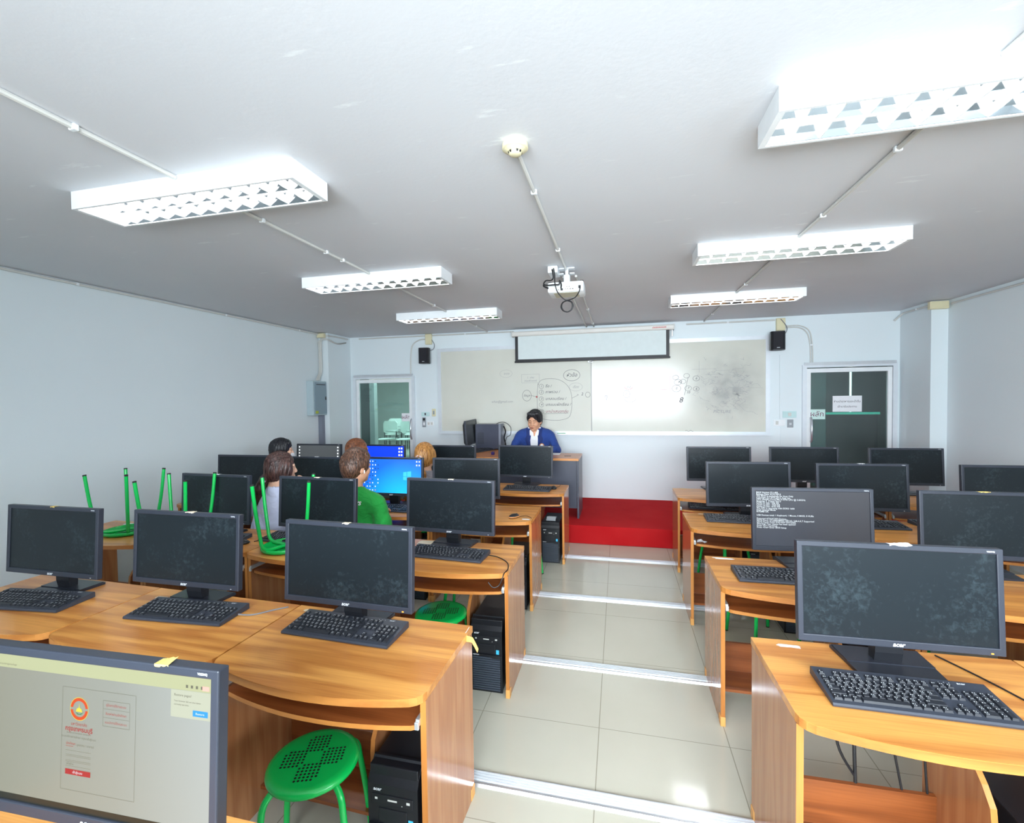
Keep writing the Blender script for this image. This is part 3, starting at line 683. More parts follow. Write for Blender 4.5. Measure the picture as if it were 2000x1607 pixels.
tr = MB(); tr.box(bx0, bx1, -.075, -.035, bz0+.004, bz0+.01); tr.box(bx0, bx1, -.079, -.075, bz0+.004, bz0+.022); part('pen_tray', tr, M_ALUW, t)
part('joint_strip', MB().box(-.409, -.401, -.0225, -.0215, bz0+a, bz1-a), M_GREYCABLE, t)
yb = -.0232
def ink(path, r=.0026, m=M_INK, nm='handwriting'):
    b = MB()
    for p in (path if isinstance(path[0][0], (tuple, list)) else [path]):
        for i in range(len(p)-1):
            (xa, za), (xb, zb) = p[i], p[i+1]
            d = math.hypot(xb-xa, zb-za) or 1; nx, nz_ = -(zb-za)/d*r, (xb-xa)/d*r
            b.quad([(xa-nx, yb, za-nz_), (xb-nx, yb, zb-nz_), (xb+nx, yb, zb+nz_), (xa+nx, yb, za+nz_)])
    part(nm, b, m, t)
def oval(cx, cz_, rx, rz_, n=28, a0=0, a1=2*PI): return [(cx+rx*math.cos(a0+(a1-a0)*i/n), cz_+rz_*math.sin(a0+(a1-a0)*i/n)) for i in range(n+1)]
def wtext(s, x, z, size, m=M_INK, al='LEFT'): text('handwriting', s, size, m, t, (x, yb-.0004, z), align=al, shear=.25)
# big looped list in the middle-left panel
ink([(p_.x, p_.y) for p_ in smoothpath([(x_, z_, 0) for x_, z_ in [(-1.22+.0, 1.98), (-1.235, 1.8), (-1.235, 1.6), (-1.22, 1.48), (-1.15, 1.425), (-1.0, 1.405), (-.86, 1.41), (-.75, 1.45), (-.71, 1.55), (-.70, 1.72), (-.72, 1.85), (-.78, 1.95), (-.88, 2.02), (-1.0, 2.045), (-1.12, 2.04), (-1.19, 2.01), (-1.22, 1.95)]])], .0019)
for z, n, s in ((1.93, '1', 'ชื่อ /'), (1.84, '2', 'ภาพรวม /'), (1.735, '3', 'บทสอนเรียน /'), (1.645, '4', 'บทแบบฝึกเรียน /'), (1.54, '5', 'บทนำเสนอกลุ่ม')):
    ink(oval(-1.17, z, .035, .035), .002); wtext(n, -1.17, z, .05, al='CENTER'); wtext(s, -1.11, z, .058, M_REDINK if n == '5' else M_INK)
ink([(-1.13, 1.505), (-.76, 1.515)], .002)
ink(oval(-1.40, 1.79, .07, .085), .0022); wtext('ข้อมูล', -1.40, 1.79, .045, al='CENTER'); ink([(-1.33, 1.79), (-1.245, 1.77)], .002)
ink(oval(-1.243, 1.768, .01, .01), .006, M_RED)
ink(oval(-.70, 2.09, .125, .085), .0024); wtext('หัวข้อ', -.70, 2.09, .075, al='CENTER')
ink(oval(-.64, 1.91, .10, .062), .0015, M_FAINT); wtext('เรื่อง', -.64, 1.91, .05, M_FAINT, 'CENTER')
wtext('2', -.56, 1.8, .06); ink(oval(-.46, 1.79, .035, .04), .002); ink([(-.70, 1.74), (-.6, 1.79), (-.62, 1.8)], .0018)
ink(oval(-1.73, 2.14, .10, .06), .0012, M_FAINT); wtext('ระบบ', -1.72, 2.14, .045, M_FAINT, 'CENTER')
ink([(-1.48, 1.99), (-1.48, 2.12), (-1.2, 2.12), (-1.2, 1.99), (-1.48, 1.99)], .0014, M_FAINT); wtext('1. เกม', -1.34, 2.07, .045, M_FAINT, 'CENTER'); wtext('คอมพิวเตอร์', -1.34, 2.02, .04, M_FAINT, 'CENTER')
wtext('what@gmail.com', -1.80, 1.70, .05, M_FAINT, 'CENTER')
# right panel
ink(oval(.11, 1.79, .05, .055), .002); wtext('ถ้า', .11, 1.79, .04, al='CENTER'); ink(oval(.26, 1.79, .06, .05), .0014, M_FAINT); ink(oval(.16, 1.72, .08, .05, 14, PI, 2*PI), .002)
wtext('ชม', .14, 1.9, .05, al='CENTER'); ink(oval(.14, 1.895, .055, .035, 14, PI, 2*PI), .003, M_REDINK)
ink([(.42, 2.0), (.42, 1.815), (.72, 1.825), (.72, 2.05)], .0022, mat('pink_marker', srgb(196, 150, 170), .6)); ink([(.46, 1.845), (.68, 1.85)], .002, M_REDINK)
for cx_, cz_, rr in ((.80, 2.02, .04), (.83, 1.95, .05), (.9, 1.96, .04), (.81, 1.86, .06), (.97, 1.83+.03, .045), (1.08, 2.0, .045), (1.08, 1.85, .04), (.95, 2.04, .04)):
    ink(oval(cx_, cz_, rr, rr*.8), .0019); 
for s, x, z in (('7', .97, 1.86), ('6', 1.08, 2.0), ('6', 1.08, 1.85), ('0', .81, 1.86), ('ห2', .86, 1.955), ('10', .97, 1.8)): wtext(s, x, z, .05, al='CENTER')
ink([(.97, 2.02), (.92, 1.76)], .002); wtext('8', .87, 1.69, .11, al='CENTER')
wtext('ๆ', -.2, 1.75, .1, M_FAINT, 'CENTER')
rs = random.Random(3); sc = []
for k in range(70):
    x = rs.gauss(1.5, .19); z = rs.gauss(1.82, .2); p = [(x, z)]
    x = min(max(x, .98), 1.9); z = min(max(z, 1.4), 2.28); p = [(x, z)]
    for j in range(rs.randint(3, 9)):
        x = min(max(x+rs.uniform(-.04, .05), .98), 1.92); z = min(max(z+rs.uniform(-.035, .03), 1.36), 2.3); p.append((x, z))
    sc.append(p)
sc.append([(1.2, 2.05), (1.45, 2.05)]); sc.append([(1.3, 2.1), (1.6, 2.11), (1.66, 1.95), (1.6, 1.75)]); sc.append([(1.02, 2.13), (1.35, 2.13)]); sc.append([(1.12, 2.25), (1.12, 2.08)]); sc.append([(1.5, 1.86), (1.95, 1.85)])
ink(sc, .0013, M_FAINT, 'old_scribbles'); wtext('PICTURE', 1.42, 1.52, .06, M_FAINT, 'CENTER')
ink([(.93+.012*i, 1.245+.01*math.sin(i*1.3)) for i in range(10)], .0016, M_INK)
tag(part('marker_pen', MB().tube([(-.93, FY-.055, 1.198), (-.80, FY-.055, 1.2)], .011, 10), mat('green_pen', srgb(40, 150, 80), .4), smooth=True), 'green marker lying in the whiteboard tray right of the teacher', 'marker')
# projection screen
t = thing('projection_screen', 'half lowered projection screen with black border over the whiteboard', 'projection screen', (0, 6.86, 0))
c = MB(); c.prism([(-.04, 2.695), (-.05, 2.71), (-.05, 2.75), (-.04, 2.765), (.05, 2.765), (.06, 2.75), (.06, 2.71), (.05, 2.695)], 0, -1.585, .76)
part('casing', c, mat('screen_case', srgb(222, 220, 214), .4), t)
for x in (-1.59, .76): part('end_cap', MB().rbox(x-.005, x+.008, -.055, .065, 2.69, 2.77, .003), M_PVC, t)
f = MB(); f.box(-1.55, .705, 0, .002, 2.30, 2.70); part('fabric', f, mat('screen_fabric', srgb(216, 226, 226), .8), t)
bd = MB(); bd.box(-1.55, -1.505, -.0015, 0, 2.32, 2.70); bd.box(.66, .705, -.0015, 0, 2.32, 2.70); bd.box(-1.505, .66, -.0015, 0, 2.32, 2.345); part('black_border', bd, M_BLACK, t)
part('bottom_bar', MB().rbox(-1.56, .715, -.012, .014, 2.295, 2.32, .004), M_BLACK, t)
b = MB()
for k in range(9):
    x = .47+.021*k; b.quad([(x, -.0512, 2.722), (x+.009, -.0512, 2.722), (x+.021, -.0512, 2.741), (x+.012, -.0512, 2.741)])
b.quad([(.465, -.0511, 2.7225), (.66, -.0511, 2.7225), (.664, -.0511, 2.727), (.469, -.0511, 2.727)])
part('brand_mark', b, M_RED, t)
part('hanger_clip', MB().rbox(.735, .75, -.01, .01, 2.6, 2.695, .003), M_ALU, t)
part('pull_loop', MB().tube([(-.405+.035*math.cos(a_*PI/8), -.002, 2.28+.014*math.sin(a_*PI/8)) for a_ in range(17)], .004, 6), M_ALU, t, True)
for sx in (-1, 1): part('wall_bracket', MB().rbox(-.41+sx*1.0-.03, -.41+sx*1.0+.03, .06, .135, 2.72, 2.76, .004), M_ALU, t)

# ------------------------------------------------------------ projector
t = thing('projector', 'white projector hanging from the ceiling', 'projector', (-.42, 3.75, 2.655))
part('body', MB().rbox(-.148, .148, 0, .24, -.042, .045, .016), M_WHITE, t, True)
part('rear_panel', MB().rbox(-.12, .125, -.003, .002, -.028, .012, .002), mat('projector_panel', srgb(225, 228, 226), .4), t)
po = MB()
for x, z, w_, h_ in ((-.03, -.02, .02, .018), (.0, -.018, .006, .006), (.018, -.018, .006, .006), (.04, -.02, .01, .006), (.06, -.02, .014, .006), (-.055, -.022, .012, .004), (.085, -.02, .004, .004), (.012, 0, .006, .006), (.03, 0, .006, .006)): po.box(x-w_/2, x+w_/2, -.0045, -.003, z-h_/2+.0, z+h_/2)
part('ports', po, M_BLACK, t); part('power_inlet', MB().rbox(.105, .125, -.006, -.002, -.02, .005, .002), M_BLACK, t)
part('lens', MB().lathe([(.03, .24), (.03, .262), (.024, .262)], 24, (.07, 0, 0), 1), M_SHELL, t, True)
part('vent_grille', MB().box(-.1, .1, .02, .2, -.0435, -.042), mat('vent_cream', srgb(200, 196, 170), .5), t)
mn = MB(); mn.rbox(-.02, .03, .06, .11, .045, .115, .006); mn.rbox(-.06, .07, .05, .12, .16, .169, .002); mn.rbox(-.008, .018, .07, .1, .11, .165, .003); mn.rbox(-.06, -.02, .06, .11, .12, .128, .002); mn.rbox(.03, .07, .06, .11, .12, .128, .002)
part('ceiling_mount', mn, M_ALUW, t)
for sx in (-1, 1): part('mount_foot', MB().rbox(sx*.13-.014, sx*.13+.014, .03, .06, .042, .054, .004), M_BLACK, t)
t = thing('socket_box', 'white power socket box on the ceiling beside the projector', 'socket box', (-.52, 3.72, CH))
part('box', MB().rbox(-.04, .04, 0, .17, -.055, -.001, .005), M_WHITE, t); part('socket_face', MB().rbox(-.03, .03, -.003, .001, -.048, -.008, .002), M_PVC, t)
tag(part('power_cable', MB().tube(smoothpath([(-.51, 3.71, 2.80), (-.50, 3.70, 2.74), (-.495, 3.68, 2.66), (-.47, 3.67, 2.59), (-.42, 3.67, 2.535), (-.39, 3.67, 2.53)]), .0045, 6)
    .tube(smoothpath([(-.30, 3.735, 2.645), (-.302, 3.69, 2.60), (-.33, 3.67, 2.55), (-.37, 3.67, 2.532), (-.40, 3.67, 2.525)]), .0045, 6)
    .tube([(-.40+(.046+.004*math.sin(i*.37))*math.cos(i*PI/12), 3.67+.003*math.sin(i*.21), 2.482+(.044+.004*math.cos(i*.29))*math.sin(i*PI/12)) for i in range(24*4)], .004, 6), M_CABLE, smooth=True), 'thin black power cable coiled below the projector', 'cable')
tag(part('signal_cable', MB().tube(smoothpath([(-.52, 3.70, 2.79), (-.51, 3.69, 2.72), (-.53, 3.69, 2.70), (-.57, 3.69, 2.70), (-.59, 3.70, 2.675), (-.56, 3.70, 2.665), (-.50, 3.70, 2.665), (-.465, 3.70, 2.665), (-.46, 3.70, 2.695), (-.45, 3.72, 2.67), (-.455, 3.74, 2.645)]), .006, 6)
    .tube(smoothpath([(-.59, 3.70, 2.67), (-.59, 3.71, 2.66), (-.56, 3.74, 2.65)]), .007, 6), M_CABLE, smooth=True), 'thick black looped cable plugged in left of the projector', 'cable')

# ------------------------------------------------------------ computer desks
DW, DD, DH = .895, .50, .75
def bow(x0, x1, y0, y1, b, rc=.04, n=14):
    """outline with a bowed front (towards -y) and rounded front corners"""
    pts = [(x1, y1), (x0, y1)]
    def fy(x):
        u = (x-(x0+x1)/2)/((x1-x0)/2); return y0-b*(1-u*u)
    pts += [(x0, y0+rc), (x0+rc*.12, y0+rc*.5), (x0+rc*.45, fy(x0+rc*.45)+rc*.18)]
    for i in range(n+1):
        x = x0+rc+(x1-x0-2*rc)*i/n; pts.append((x, fy(x)))
    pts += [(x1-rc*.45, fy(x1-rc*.45)+rc*.18), (x1-rc*.12, y0+rc*.5), (x1, y0+rc)]
    return pts
def desk_proto():
    t = thing('computer_desk', 'x', 'desk', (0, 0, 0), 0, 'computer desks in rows')
    h = DW/2-.002
    o = part('tabletop', MB().prism(bow(-h, h, .0, DD, .075), 2, DH-.028, DH), M_TOP, t)
    ed = MB()
    pts = bow(-h-.0008, h+.0008, -.0008, DD+.0008, .075)
    for i in range(2, len(pts)-1):
        a, b = pts[i], pts[i+1]; ed.quad([(a[0], a[1], DH-.0275), (b[0], b[1], DH-.0275), (b[0], b[1], DH-.0008), (a[0], a[1], DH-.0008)])
    part('edge_band', ed, wood_edge_x, o)
    for s in (-1, 1):
        x0, x1 = (-h, -h+.02) if s < 0 else (h-.02, h)
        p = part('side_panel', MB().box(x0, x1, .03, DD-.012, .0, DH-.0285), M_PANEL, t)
        part('edge_band', MB().box(x0-.0006, x1+.0006, .0285, .0298, .05, DH-.0285), M_EDGE, p)
        for y in (.026, DD-.05): part('foot_cap', MB().rbox(x0-.0025, x1+.0025, y, y+.042, .0, .05, .002), M_CAP, p)
        part('slide_rail', MB().box(min(s*(h-.0205), s*(h-.034)), max(s*(h-.0205), s*(h-.034)), .02, DD-.08, .637, .66).rbox(min(s*(h-.0205), s*(h-.036)), max(s*(h-.0205), s*(h-.036)), .012, .022, .626, .652, .002), M_SLIDE, t)
    k = h-.036
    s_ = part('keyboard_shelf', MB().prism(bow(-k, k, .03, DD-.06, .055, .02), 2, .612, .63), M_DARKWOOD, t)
    ed = MB(); pts = bow(-k-.0008, k+.0008, .0292, DD-.0592, .055, .02)
    for i in range(2, len(pts)-1):
        a, b = pts[i], pts[i+1]; ed.quad([(a[0], a[1], .6125), (b[0], b[1], .6125), (b[0], b[1], .6295), (a[0], a[1], .6295)])
    part('edge_band', ed, wood_edge_x, s_)
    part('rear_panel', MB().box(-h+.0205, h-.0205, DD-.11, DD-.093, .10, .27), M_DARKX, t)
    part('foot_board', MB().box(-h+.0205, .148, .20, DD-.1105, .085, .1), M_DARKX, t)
    dv = MB().prism([(DD-.03, .04), (DD-.03, DH-.15), (DD-.09, .60), (.30, .60), (.19, .49), (.155, .44), (.15, .40), (.15, .04)], 0, .15, .167)
    d_ = part('tower_divider', dv, M_PANEL, t)
    part('edge_band', MB().add([(.1494, .149, .04), (.1676, .149, .04), (.1676, .149, .40), (.1494, .149, .40), (.1494, .154, .441), (.1676, .154, .441), (.1494, .189, .491), (.1676, .189, .491), (.1494, .30, .6012), (.1676, .30, .6012)],
         [(0, 1, 2, 3), (3, 2, 5, 4), (4, 5, 7, 6), (6, 7, 9, 8)]), M_EDGE, d_)
    return t
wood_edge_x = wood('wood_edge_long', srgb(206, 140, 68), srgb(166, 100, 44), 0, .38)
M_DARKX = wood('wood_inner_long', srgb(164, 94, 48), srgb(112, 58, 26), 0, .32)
DESK = desk_proto()
LCOL = ['at the aisle', 'second from the aisle', 'third from the aisle', 'nearest the left wall']
RCOL = ['at the aisle', 'second from the aisle', 'nearest the right wall']
LROW = {1: 'under the login page monitor', 2: 'nearest full left row', 3: 'left row holding the upturned stools', 4: 'second left row from the platform', 5: 'left row nearest the platform'}
RROW = {1: 'nearest right row', 2: 'second right row from the camera', 3: 'third right row from the camera', 4: 'right row nearest the platform'}
# (block, row) -> aisle edge x, rear y, columns, yaw
ROWS = {('L', 1): (-.62, .885, 1, .0), ('L', 2): (-.647, 1.885, 3, -.03), ('L', 3): (-.63, 3.0, 4, 0), ('L', 4): (-.70, 4.1, 4, 0), ('L', 5): (-.565, 5.2, 4, 0),
        ('R', 1): (.53, 2.03, 2, .02), ('R', 2): (.51, 3.02, 3, 0), ('R', 3): (.52, 4.12, 3, 0), ('R', 4): (.555, 5.2, 3, 0)}
DESKPOS = {}; BARE = []
first = True
for (blk, row), (ax, ry, n, yaw) in ROWS.items():
    for i in range(n):
        s = -1 if blk == 'L' else 1
        x = ax+s*(i+.5)*(DW+.003); y = ry-DD+s*(i+.5)*DW*math.sin(yaw)
        lb = 'brown wood computer desk, %s, %s' % ((LCOL if blk == 'L' else RCOL)[i], (LROW if blk == 'L' else RROW)[row])
        if first: DESK.location = (x, y, 0); DESK.rotation_euler = (0, 0, yaw); DESK['label'] = lb; first = False
        else: dup(DESK, (x, y, 0), yaw, lb)
        DESKPOS[(blk, row, i)] = (x, y, yaw)
        if (blk, row, i) in (('R', 1, 0), ('L', 3, 3)): BARE += [o for o in COL.objects if o.parent and o.parent.get('label') == lb and o.name.split('.')[0] in ('keyboard_shelf', 'slide_rail')]

for o in BARE:      # these desks have lost its pull out shelf
    for c in list(o.children): bpy.data.objects.remove(c)
    bpy.data.objects.remove(o)
# ------------------------------------------------------------ monitors
MW, MH = .64, .363
def monitor_proto():
    t = thing('monitor', 'x', 'monitor', (0, 0, 0), 0, 'black desktop monitors')
    zc, tl = .278, -.06
    h = bpy.data.objects.new
    # tilted head: coordinates baked
    def T(mb):
        c, s = math.cos(tl), math.sin(tl)
        mb.v = [(x, y*c-z*s-.052, y*s+z*c+zc) for x, y, z in mb.v]; return mb
    b = MB(); bz = .019
    b.rbox(-MW/2, MW/2, -.012, .016, MH/2-bz, MH/2, .003); b.rbox(-MW/2, MW/2, -.012, .016, -MH/2, -MH/2+.026, .003)
    b.rbox(-MW/2, -MW/2+bz, -.0119, .016, -MH/2+.02, MH/2-.012, .003); b.rbox(MW/2-bz, MW/2, -.0119, .016, -MH/2+.02, MH/2-.012, .003)
    hd = part('bezel', T(b), M_BEZEL, t)
    sh = MB(); sh.add([(-MW/2+.004, .012, -MH/2+.004), (MW/2-.004, .012, -MH/2+.004), (MW/2-.004, .012, MH/2-.004), (-MW/2+.004, .012, MH/2-.004),
                       (-MW/2+.05, .05, -MH/2+.05), (MW/2-.05, .05, -MH/2+.05), (MW/2-.05, .05, MH/2-.06), (-MW/2+.05, .05, MH/2-.06)],
                      [(0, 1, 2, 3), (4, 7, 6, 5), (0, 4, 5, 1), (1, 5, 6, 2), (2, 6, 7, 3), (3, 7, 4, 0)])
    part('rear_shell', T(sh), M_SHELL, t)
    sc = part('screen', T(MB().box(-MW/2+bz-.002, MW/2-bz+.002, -.0065, -.003, -MH/2+.0245, MH/2-bz+.002)), M_SCREEN, t)
    lg = text('logo', 'acer', .021, M_LOGO, hd, (0, -.052-.0122-(MH/2-.0105)*math.sin(tl)*-1+.0-.0, 0), (PI/2, 0, 0), bold=.0006, shear=.25)
    c, s = math.cos(tl), math.sin(tl)
    def place(o, x, z, y=-.0128): o.location = (x, y*c-z*s-.052, y*s+z*c+zc); o.rotation_euler = (PI/2+tl, 0, 0)
    place(lg, 0, -MH/2+.0125)
    md = text('model_mark', 'V223HQ', .0065, M_LOGO, hd, (0, 0, 0), bold=.0002); place(md, MW/2-.037, MH/2-.0095)
    led = part('power_light', T(MB().rbox(MW/2-.045, MW/2-.037, -.0135, -.0118, -MH/2+.006, -MH/2+.010, .001)), M_ALU, hd)
    part('stand_neck', MB().prism([(-.012, .012), (.022, .012), (.03, .15), (-.005, .2), (-.022, .15), (-.02, .05)], 0, -.045, .045), M_SHELL, t)
    part('stand_base', MB().prism([(-.15, .085), (-.135, -.10), (.135, -.10), (.15, .085)], 2, .0005, .012).prism([(-.145, .08), (-.14, -.03), (.14, -.03), (.145, .08)], 2, .012, .016), mat('stand_plastic', srgb(40, 43, 52), .3), t)
    return t
MON = monitor_proto()
MONS = {  # key: (x, y, yaw, label)
 ('L', 1): (-1.109, .731, .036, 'large near monitor at lower left showing a pale login page with a red ring emblem'),
 ('L2a',): (-2.935, 1.781, .007, 'black monitor in the nearest full left row, at the left frame edge'),
 ('L2b',): (-2.094, 1.81, .004, 'black monitor in the nearest full left row, middle of its three'),
 ('L2c',): (-1.172, 1.773, -.031, 'big dusty black monitor in the nearest full left row, beside the aisle'),
 ('L3a',): (-2.969, 2.818, -.036, 'black monitor behind the two upright stool legs, left of the ponytail girl'),
 ('L3b',): (-2.09, 2.814, -.04, 'black monitor between the ponytail girl and the green shirt boy, crossed by a stool leg'),
 ('L3c',): (-1.118, 2.888, -.05, 'dusty black monitor on the aisle desk behind the biggest left one'),
 ('L4a',): (-3.74, 3.9, .02, 'black monitor nearest the left wall, in front of the masked boy'),
 ('L4b',): (-2.86, 3.86, .0, 'black monitor straight ahead of the ponytail girl, behind her head'),
 ('L4c',): (-2.1, 3.919, .012, 'monitor with a bright light blue desktop full of icons'),
 ('L4d',): (-1.372, 3.945, .024, 'black monitor behind the dusty aisle monitor, left of the loose mouse'),
 ('L5a',): (-3.699, 5.033, .003, 'monitor with dark grey wallpaper and icons on both sides'),
 ('L5b',): (-2.83, 5.03, .0, 'monitor with deep blue desktop behind the brown haired students'),
 ('L5c',): (-1.94, 5.03, .0, 'black monitor right of the blonde student'),
 ('L5d',): (-1.047, 5.09, -.05, 'black monitor directly in front of the teacher'),
 ('R1',): (.954, 1.878, .03, 'biggest dusty black monitor on the nearest right desk with white tape on top'),
 ('R2a',): (1.068, 2.926, .07, 'monitor showing white boot text lines on the right'),
 ('R2b',): (1.93, 2.96, .02, 'black monitor at the right frame edge with torn tape on top'),
 ('R3a',): (1.007, 4.012, .07, 'black monitor on the right aisle desk behind the boot text screen'),
 ('R3b',): (1.814, 4.019, .06, 'black monitor right of centre, behind and right of the boot text screen'),
 ('R3c',): (2.79, 4.06, .04, 'black monitor farthest right at the frame edge in the third row'),
 ('R4a',): (1.015, 5.164, .06, 'farthest black monitor beside the aisle on the right'),
 ('R4b',): (1.84, 5.223, .016, 'farthest black monitor in front of the right door handle'),
 ('R4c',): (2.726, 5.206, .04, 'farthest black monitor before the right corner column'),
}
MOBJ = {}
first = True
for k, (x, y, yaw, lb) in MONS.items():
    loc = (x, y+.05, DH)
    if first: MON.location = loc; MON.rotation_euler = (0, 0, yaw); MON['label'] = lb; o = MON; first = False; MOBJ[k[0] if len(k) == 1 else 'L1'] = o
    else: o = dup(MON, loc, yaw, lb); MOBJ[k[0] if len(k) == 1 else 'L1'] = o
def kid(o, nm): return [c for c in o.children if c.name.split('.')[0] == nm][0]
TL = -.06
def on_screen(o, x, z, y=-.0072):
    c, s = math.cos(TL), math.sin(TL); return (x, y*c-z*s-.052, y*s+z*c+.278)
def screen_flat(o, nm, quads, m, y=-.0072):
    """flat quads (x0,x1,z0,z1) on the tilted screen, as child of the screen part"""
    b = MB()
    for q in quads:
        if len(q) == 4 and not isinstance(q[0], tuple):
            x0, x1, z0, z1 = q; b.quad([on_screen(o, x0, z0, y), on_screen(o, x1, z0, y), on_screen(o, x1, z1, y), on_screen(o, x0, z1, y)])
        else: b.quad([on_screen(o, p[0], p[1], y) for p in q])
    part(nm, b, m, kid(o, 'screen'))
def screen_text(o, body, size, m, x, z, al='LEFT', y=-.0078, nm='screen_text', **kw):
    text(nm, body, size, m, kid(o, 'screen'), on_screen(o, x, z, y), (PI/2+TL, 0, 0), al, **kw)
SX, SZ0, SZ1 = MW/2-.019, -MH/2+.0265, MH/2-.019
def wallpaper(o, m): screen_flat(o, 'desktop_picture', [(-SX, SX, SZ0, SZ1)], m, -.0068)
# blue desktop
o = MOBJ['L4c']; wallpaper(o, M_DESK_BLUE)
rr = random.Random(5); W1, D1_, R1_ = [], [], []
for cx in range(6):
    for rz in range(9):
        if cx > 3 and rr.random() < .35: continue
        if cx == 5 and rr.random() < .3: continue
        x = -SX+.022+cx*.028; z = SZ1-.022-rz*.034; (W1 if rr.random() < .45 else (D1_ if rr.random() < .6 else R1_)).append((x-.0045, x+.0045, z-.0055, z+.0055))
for cx, rz in ((0, 0), (1, 0), (0, 1), (1, 1)):
    x = SX-.045+cx*.026; z = SZ1-.02-rz*.034; W1.append((x-.006, x+.006, z-.007, z+.007))
screen_flat(o, 'desktop_icons', W1, M_ICONW); screen_flat(o, 'desktop_icons', D1_, M_ICOND); screen_flat(o, 'desktop_icons', R1_, M_ICONR)
lw = glow('window_light', srgb(62, 180, 232), .9)
screen_flat(o, 'wallpaper_window', [[(.12, .005), (.155, .003), (.155, .047), (.12, .042)], [(.16, .003), (.2, 0), (.2, .053), (.16, .048)], [(.12, -.03), (.155, -.033), (.155, -.001), (.12, .001)], [(.16, -.033), (.2, -.038), (.2, -.004), (.16, -.001)]], lw)
# grey wallpaper and deep blue desktop
o = MOBJ['L5a']; wallpaper(o, M_GALAXY)
screen_flat(o, 'desktop_icons', [(-SX+.012, -SX+.028, SZ1-.03-.038*k, SZ1-.014-.038*k) for k in range(8)]+[(SX-.04, SX-.022, SZ1-.032-.038*k, SZ1-.014-.038*k) for k in range(8)], M_ICONW)
o = MOBJ['L5b']; wallpaper(o, M_DEEP_BLUE)
screen_flat(o, 'desktop_icons', [(SX-.07+.032*c, SX-.05+.032*c, SZ1-.036-.04*k, SZ1-.016-.04*k) for k in range(7) for c in range(2)], M_ICONW)
# boot text
o = MOBJ['R2a']; wallpaper(o, M_BIOS)
BIOS = ['BIOS Version: P11-B0L', 'Release Date: 07/31/2013', 'This BIOS is exclusively for Acer Only', 'Copyright (C) 2010-2013, Acer Inc.', 'CPU: Intel(R) Core(TM) i7-4790 CPU @ 3.60GHz', 'Stepping: 3  (Type): Rev.3',
 'Cache L1 Size : 256 KB', 'Cache L2 Size : 1024 KB', 'Cache L3 Size : 8192 KB', 'The CPU is operating with DDR3 1600', 'Dual Channel Mode', '8192MB OK', '', 'USB Devices total: 1 Keyboard, 1 Mouse, 0 MASS, 0 HUBs', '',
 'Detected ATA/ATAPI Devices...', 'SATA Port1: ST1000DM003-1ER162, S.M.A.R.T Supported', 'SATA Port2: PLDS DVD-RW DH16AES', 'Warning! Your chassis has been opened', 'Press <F1> Continue', 'Press <Del> Enter BIOS Setup']
for i, s in enumerate(BIOS):
    if s: screen_text(o, s, .0128, M_GLTXT, -SX+.006, SZ1-.01-i*.0101, bold=.00015)
# login page
o = MOBJ['L1']; wallpaper(o, M_PAGE)
screen_flat(o, 'browser_bar', [(-SX, SX, SZ1-.03, SZ1)], M_PAGEBAR, -.0072)
screen_flat(o, 'task_bar', [(-SX, SX, SZ0, SZ0+.014)], glow('task_bar_dark', srgb(40, 44, 40), .6), -.0072)
def frame_lines(x0, x1, z0, z1, w=.0006): return [(x0, x1, z1-w, z1), (x0, x1, z0, z0+w), (x0, x0+w, z0+w, z1-w), (x1-w, x1, z0+w, z1-w)]
screen_flat(o, 'page_card', frame_lines(-.08, .115, -.11, .108), glow('card_outline', srgb(98, 98, 84), .6), -.0074)
cx, cz_ = -.033, .064
def ringarc(a0, a1, r0, r1, n=20):
    return [[(cx+r0*math.cos(a0+(a1-a0)*i/n), cz_+r0*math.sin(a0+(a1-a0)*i/n)), (cx+r1*math.cos(a0+(a1-a0)*i/n), cz_+r1*math.sin(a0+(a1-a0)*i/n)),
             (cx+r1*math.cos(a0+(a1-a0)*(i+1)/n), cz_+r1*math.sin(a0+(a1-a0)*(i+1)/n)), (cx+r0*math.cos(a0+(a1-a0)*(i+1)/n), cz_+r0*math.sin(a0+(a1-a0)*(i+1)/n))] for i in range(n)]
screen_flat(o, 'emblem_ring', ringarc(.12, PI-.12, .017, .0235)+ringarc(PI+.12, 2*PI-.12, .017, .0235), M_GLORANGE, -.0080)
screen_flat(o, 'emblem_ring', ringarc(0, 2*PI, .0238, .0248), M_GLYEL, -.0078)
screen_flat(o, 'emblem_centre', [[(cx-.009, cz_-.006), (cx+.009, cz_-.006), (cx+.006, cz_+.001), (cx+.0012, cz_+.003), (cx, cz_+.013), (cx-.0012, cz_+.003), (cx-.006, cz_+.001)]], M_GLYEL, -.0082)
screen_flat(o, 'emblem_centre', [[(cx-.014, cz_-.003), (cx-.009, cz_-.007), (cx-.004, cz_-.009), (cx, cz_-.0105), (cx+.004, cz_-.009), (cx+.009, cz_-.007), (cx+.014, cz_-.003), (cx+.005, cz_-.012), (cx-.005, cz_-.012)]], M_GLGREEN, -.0080)
screen_text(o, 'มหาวิทยาลัย', .009, M_GLRED, cx, .031, 'CENTER'); screen_text(o, 'กรุงเทพธนบุรี', .0135, M_GLRED, cx, .020, 'CENTER', bold=.0002)
screen_text(o, 'BANGKOKTHONBURI UNIVERSITY', .0042, M_GLGREY, cx, .0115, 'CENTER')
screen_text(o, 'ระบบบริการการศึกษา กรุณาเข้าสู่ระบบ', .0062, M_GLGREY, cx, .003, 'CENTER')
screen_text(o, 'นักศึกษา', .0075, M_GLRED, cx-.034, -.0115); screen_text(o, 'บุคลากร / อาจารย์', .0065, M_GLGREY, cx-.005, -.0125)
screen_flat(o, 'form_line', [(cx-.034, cx-.014, -.0172, -.0165)], M_GLRED, -.0080)
